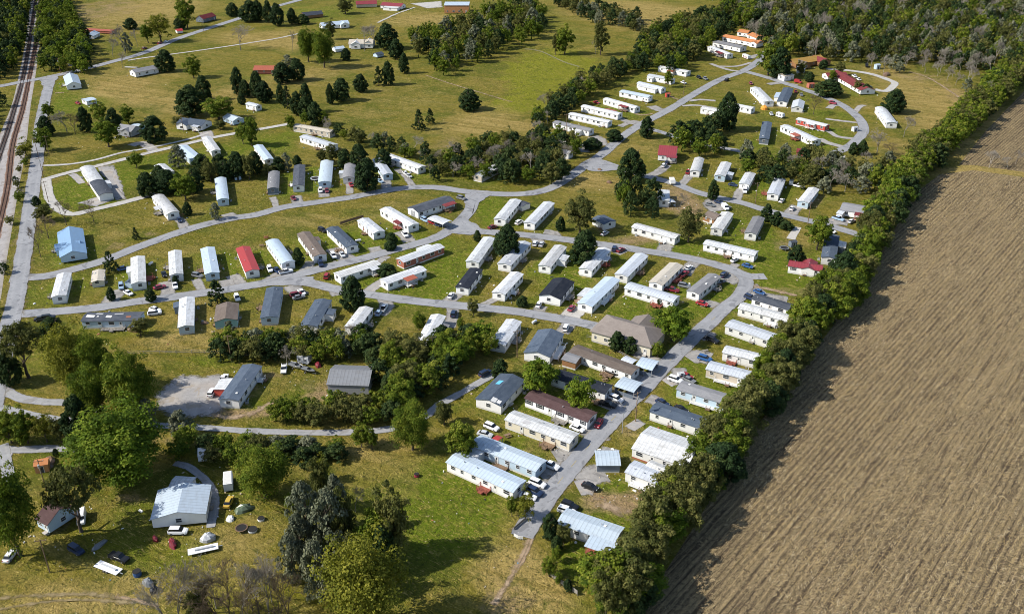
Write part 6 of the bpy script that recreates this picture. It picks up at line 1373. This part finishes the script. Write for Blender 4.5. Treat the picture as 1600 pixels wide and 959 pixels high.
def hut(px, py, label, wallc, roofc, s=(2.6, 2.2, 2.2), rz=.3):
    p = place(px, py); o = thing('small_hut', label, 'hut', p, rz); L, w_, e = s
    shell(L, w_, e, .5, 'g', wallmat(wallc), ROOF[roofc](), o, floor=.02, over=.15, skirt=False); link('door', door_mesh('dark'), o, (0, -w_ / 2, .02), math.pi)
hut(68,733,'small orange hut beside the log pile','orange','orange',(3.4,3,2.4)); hut(1238,385,'tiny dark hut below the branch road trees','slate','dark'); hut(205,447,'blue grey hut beside the red porch trailer','ltblue','slate',(3.4,2.4,2.2),1.4); hut(1043,152,'little red roofed hut on the upper row lawn','red','rust'); hut(1335,205,'tiny white pump hut at the loop bend','white','silver'); hut(1063,590,'tiny white well hut beside the red car','white','white',(1.8,1.6,1.6)); hut(1370,108,'pale blue hut at the turning loop','ltblue','ltblue',(3,3,3)); hut(1266,137,'brick red kiosk under the dark loop trees','brick','rust',(4,3,2.6)); hut(500,210,'small white hut below the end of the lane','white','white'); hut(372,280,'blue lean to hut beside the arched trailer','ltblue','ltblue',(3,2.4,2.2)); hut(88,815,'tiny white well house by the farm cottage','white','brown',(3,2.6,2.2))
# air conditioners
for i, (l, c, root, L, w_, rz) in enumerate(HOMES):
    if i % 3 == 0 and L > 14 and c.y < 560:
        ax = Vector((math.cos(rz), math.sin(rz), 0)); nn = Vector((-ax.y, ax.x, 0)); s = 1 if nn.dot(CAMERA - c) > 0 else -1
        p = c + nn * s * (w_ / 2 + 1.0) + ax * L * (.33 if i % 2 else -.36)
        o = thing('ac_unit', 'grey air conditioner beside the ' + l if len(l.split()) < 12 else 'grey air conditioner against ' + ' '.join(l.split()[:12]), 'air conditioner', (p.x, p.y, 0), rz, 'air conditioners', _acm)
# fences
def fence(label, px, h, m, gap=2.4, rails=2, board=False):
    L = smooth([at(*p) for p in px], gap); c = L[0]; o = thing('fence', label, 'fence', (c.x, c.y, 0)); pm = MB().box((0, 0, h / 2), (.12, .12, h)).mesh('post', m)
    for k, p in enumerate(L):
        if k < 100: link('post', pm, o, (p.x - c.x, p.y - c.y, 0))
    mb = MB()
    for a, b in zip(L, L[1:]):
        t = (b - a).normalized(); nn = Vector((-t.y, t.x, 0)) * .03; a0, b0 = a - c, b - c
        for k in range(rails):
            z = h * (.9 - k * .42); hh = .12 if not board else h * .42
            mb.add([a0 - nn + Vector((0, 0, z - hh / 2)), b0 - nn + Vector((0, 0, z - hh / 2)), b0 - nn + Vector((0, 0, z + hh / 2)), a0 - nn + Vector((0, 0, z + hh / 2)), a0 + nn + Vector((0, 0, z - hh / 2)), b0 + nn + Vector((0, 0, z - hh / 2)), b0 + nn + Vector((0, 0, z + hh / 2)), a0 + nn + Vector((0, 0, z + hh / 2))], [(0, 1, 2, 3), (5, 4, 7, 6), (3, 2, 6, 7)])
    mb.build('rails', m, o)
fence('weathered grey fence curving below the bushes at the street end', [(858,898),(872,910),(888,920),(902,930)], 1.4, GREYWOOD, 2.0, 2, True)
fence('long wire fence across the lawn below the lower trailer row', [(200,554),(250,553),(300,552),(340,553),(400,558)], 1.3, GREYWOOD, 3.5, 2)
fence('dark fence along the edge of the far dry field', [(1500,158),(1504,172),(1490,190),(1470,205)], 1.4, WOOD, 4, 2)
fence('low fence behind the short white trailer', [(532,352),(550,346),(568,341)], 1.4, WOOD, 2.5, 2, True)
fence('grey rail fence around the lawn of the beige house', [(917,528),(935,532),(960,548),(985,562)], 1.2, GREYWOOD, 2.5, 2)
fence('low white fence at the dead end of the main street', [(803,838),(810,842),(817,843)], 1.0, plain('white_fence_paint', (.7, .7, .68), .6), 1.5, 2, True)
fence('dark plank barrier beside the dead end of the street', [(803,828),(812,820),(822,812)], .9, GREYWOOD, 1.5, 2, True)
fence('fallen stone coloured fence line crossing the upper meadow', [(820,78),(845,82),(880,98),(905,106)], 1.0, GREYWOOD, 4, 2)
# odds and ends strewn about the yards
rl = random.Random(21); groups = {}
LC = [plain('litter_' + n_, c, .7) for n_, c in (('white', (.72, .72, .7)), ('tan', (.5, .42, .3)), ('rust', (.4, .15, .08)), ('dark', (.04, .04, .05)), ('blue', (.12, .3, .5)), ('grey', (.35, .35, .36)))]
mb = MB()
def scrap(x, y, f=1.0):
    a = rl.uniform(0, 3.1); s = f * rl.choice([.2, .25, .3, .4, .6]); l = s * rl.uniform(.8, 2.4); h = f * rl.uniform(.1, .4); ca, sa = math.cos(a), math.sin(a); o_ = len(mb.v); m = rl.choices(range(6), [9, 5, 1, 2, .5, 3])[0]
    vs = [(x + (i * ca - j * sa), y + (i * sa + j * ca), z) for z, k in ((0, 1), (h, rl.uniform(.6, 1))) for i, j in ((-l / 2 * k, -s / 2 * k), (l / 2 * k, -s / 2 * k), (l / 2 * k, s / 2 * k), (-l / 2 * k, s / 2 * k))]
    mb.add(vs, [(4, 5, 6, 7), (0, 1, 5, 4), (1, 2, 6, 5), (2, 3, 7, 6), (3, 0, 4, 7)], m)
for l, c, root, L, w_, rz in HOMES:
    if c.y > 700: continue
    for k in range(rl.randint(3, 8)):
        u = rl.uniform(-.6, .6) * L; v = rl.choice([-1, 1]) * (w_ / 2 + abs(rl.gauss(1.5, 2.2)) + .4); scrap(c.x + math.cos(rz) * u - math.sin(rz) * v, c.y + math.sin(rz) * u + math.cos(rz) * v)
for px, py, rx, ry, n_ in [(330,810,90,60,70),(160,860,130,50,60),(150,228,40,14,26),(500,585,70,24,40),(700,780,120,60,40),(1230,500,40,40,10),(960,290,60,24,24),(340,160,60,20,20),(230,150,110,30,30),(800,880,60,50,20),(640,140,150,60,30),(260,540,110,20,30),(960,780,50,20,26),(1080,330,40,20,24),(520,120,100,40,30)]:
    for k in range(int(n_ * .45)): p = at(px + rl.gauss(0, .5) * rx, py + rl.gauss(0, .5) * ry); scrap(p.x, p.y, .55)
structure(mb.build('litter', LC), 'stuff')

# ================================================================ LABELS: say beside what each tree, car and pole stands
import collections
bag = collections.defaultdict(list)
for o, base, p, h in LABELS:
    near = sorted(HOMEXY, key=lambda q: (q[1] - p).length)
    near = [q for q in near if len(q[0].split()) + len(base.split()) <= 12][:6]
    l = next((q[0] for q in near if len(bag[(base, q[0])]) < 4), near[0][0])
    bag[(base, l)].append((o, p, h))
bag = {k: v for k, v in bag.items() if v}
for (base, l), items in bag.items():
    w0 = 'beside the ' if len(base.split()) + len(l.split()) <= 14 else 'by '
    if len(items) == 1: items[0][0]['label'] = f'{base} {w0}{l}'; continue
    items.sort(key=lambda i: (i[1] - [c for q, c in HOMEXY if q == l][0]).length)
    ords = ['nearest', 'second nearest', 'third nearest', 'fourth nearest', 'fifth nearest', 'sixth nearest', 'seventh nearest', 'eighth nearest', 'ninth nearest']
    for k, (o, p, h) in enumerate(items):
        pre = ords[min(k, 8)] + ' '
        o['label'] = ' '.join(f'{pre}{base} to the {l}'.split()[:16])
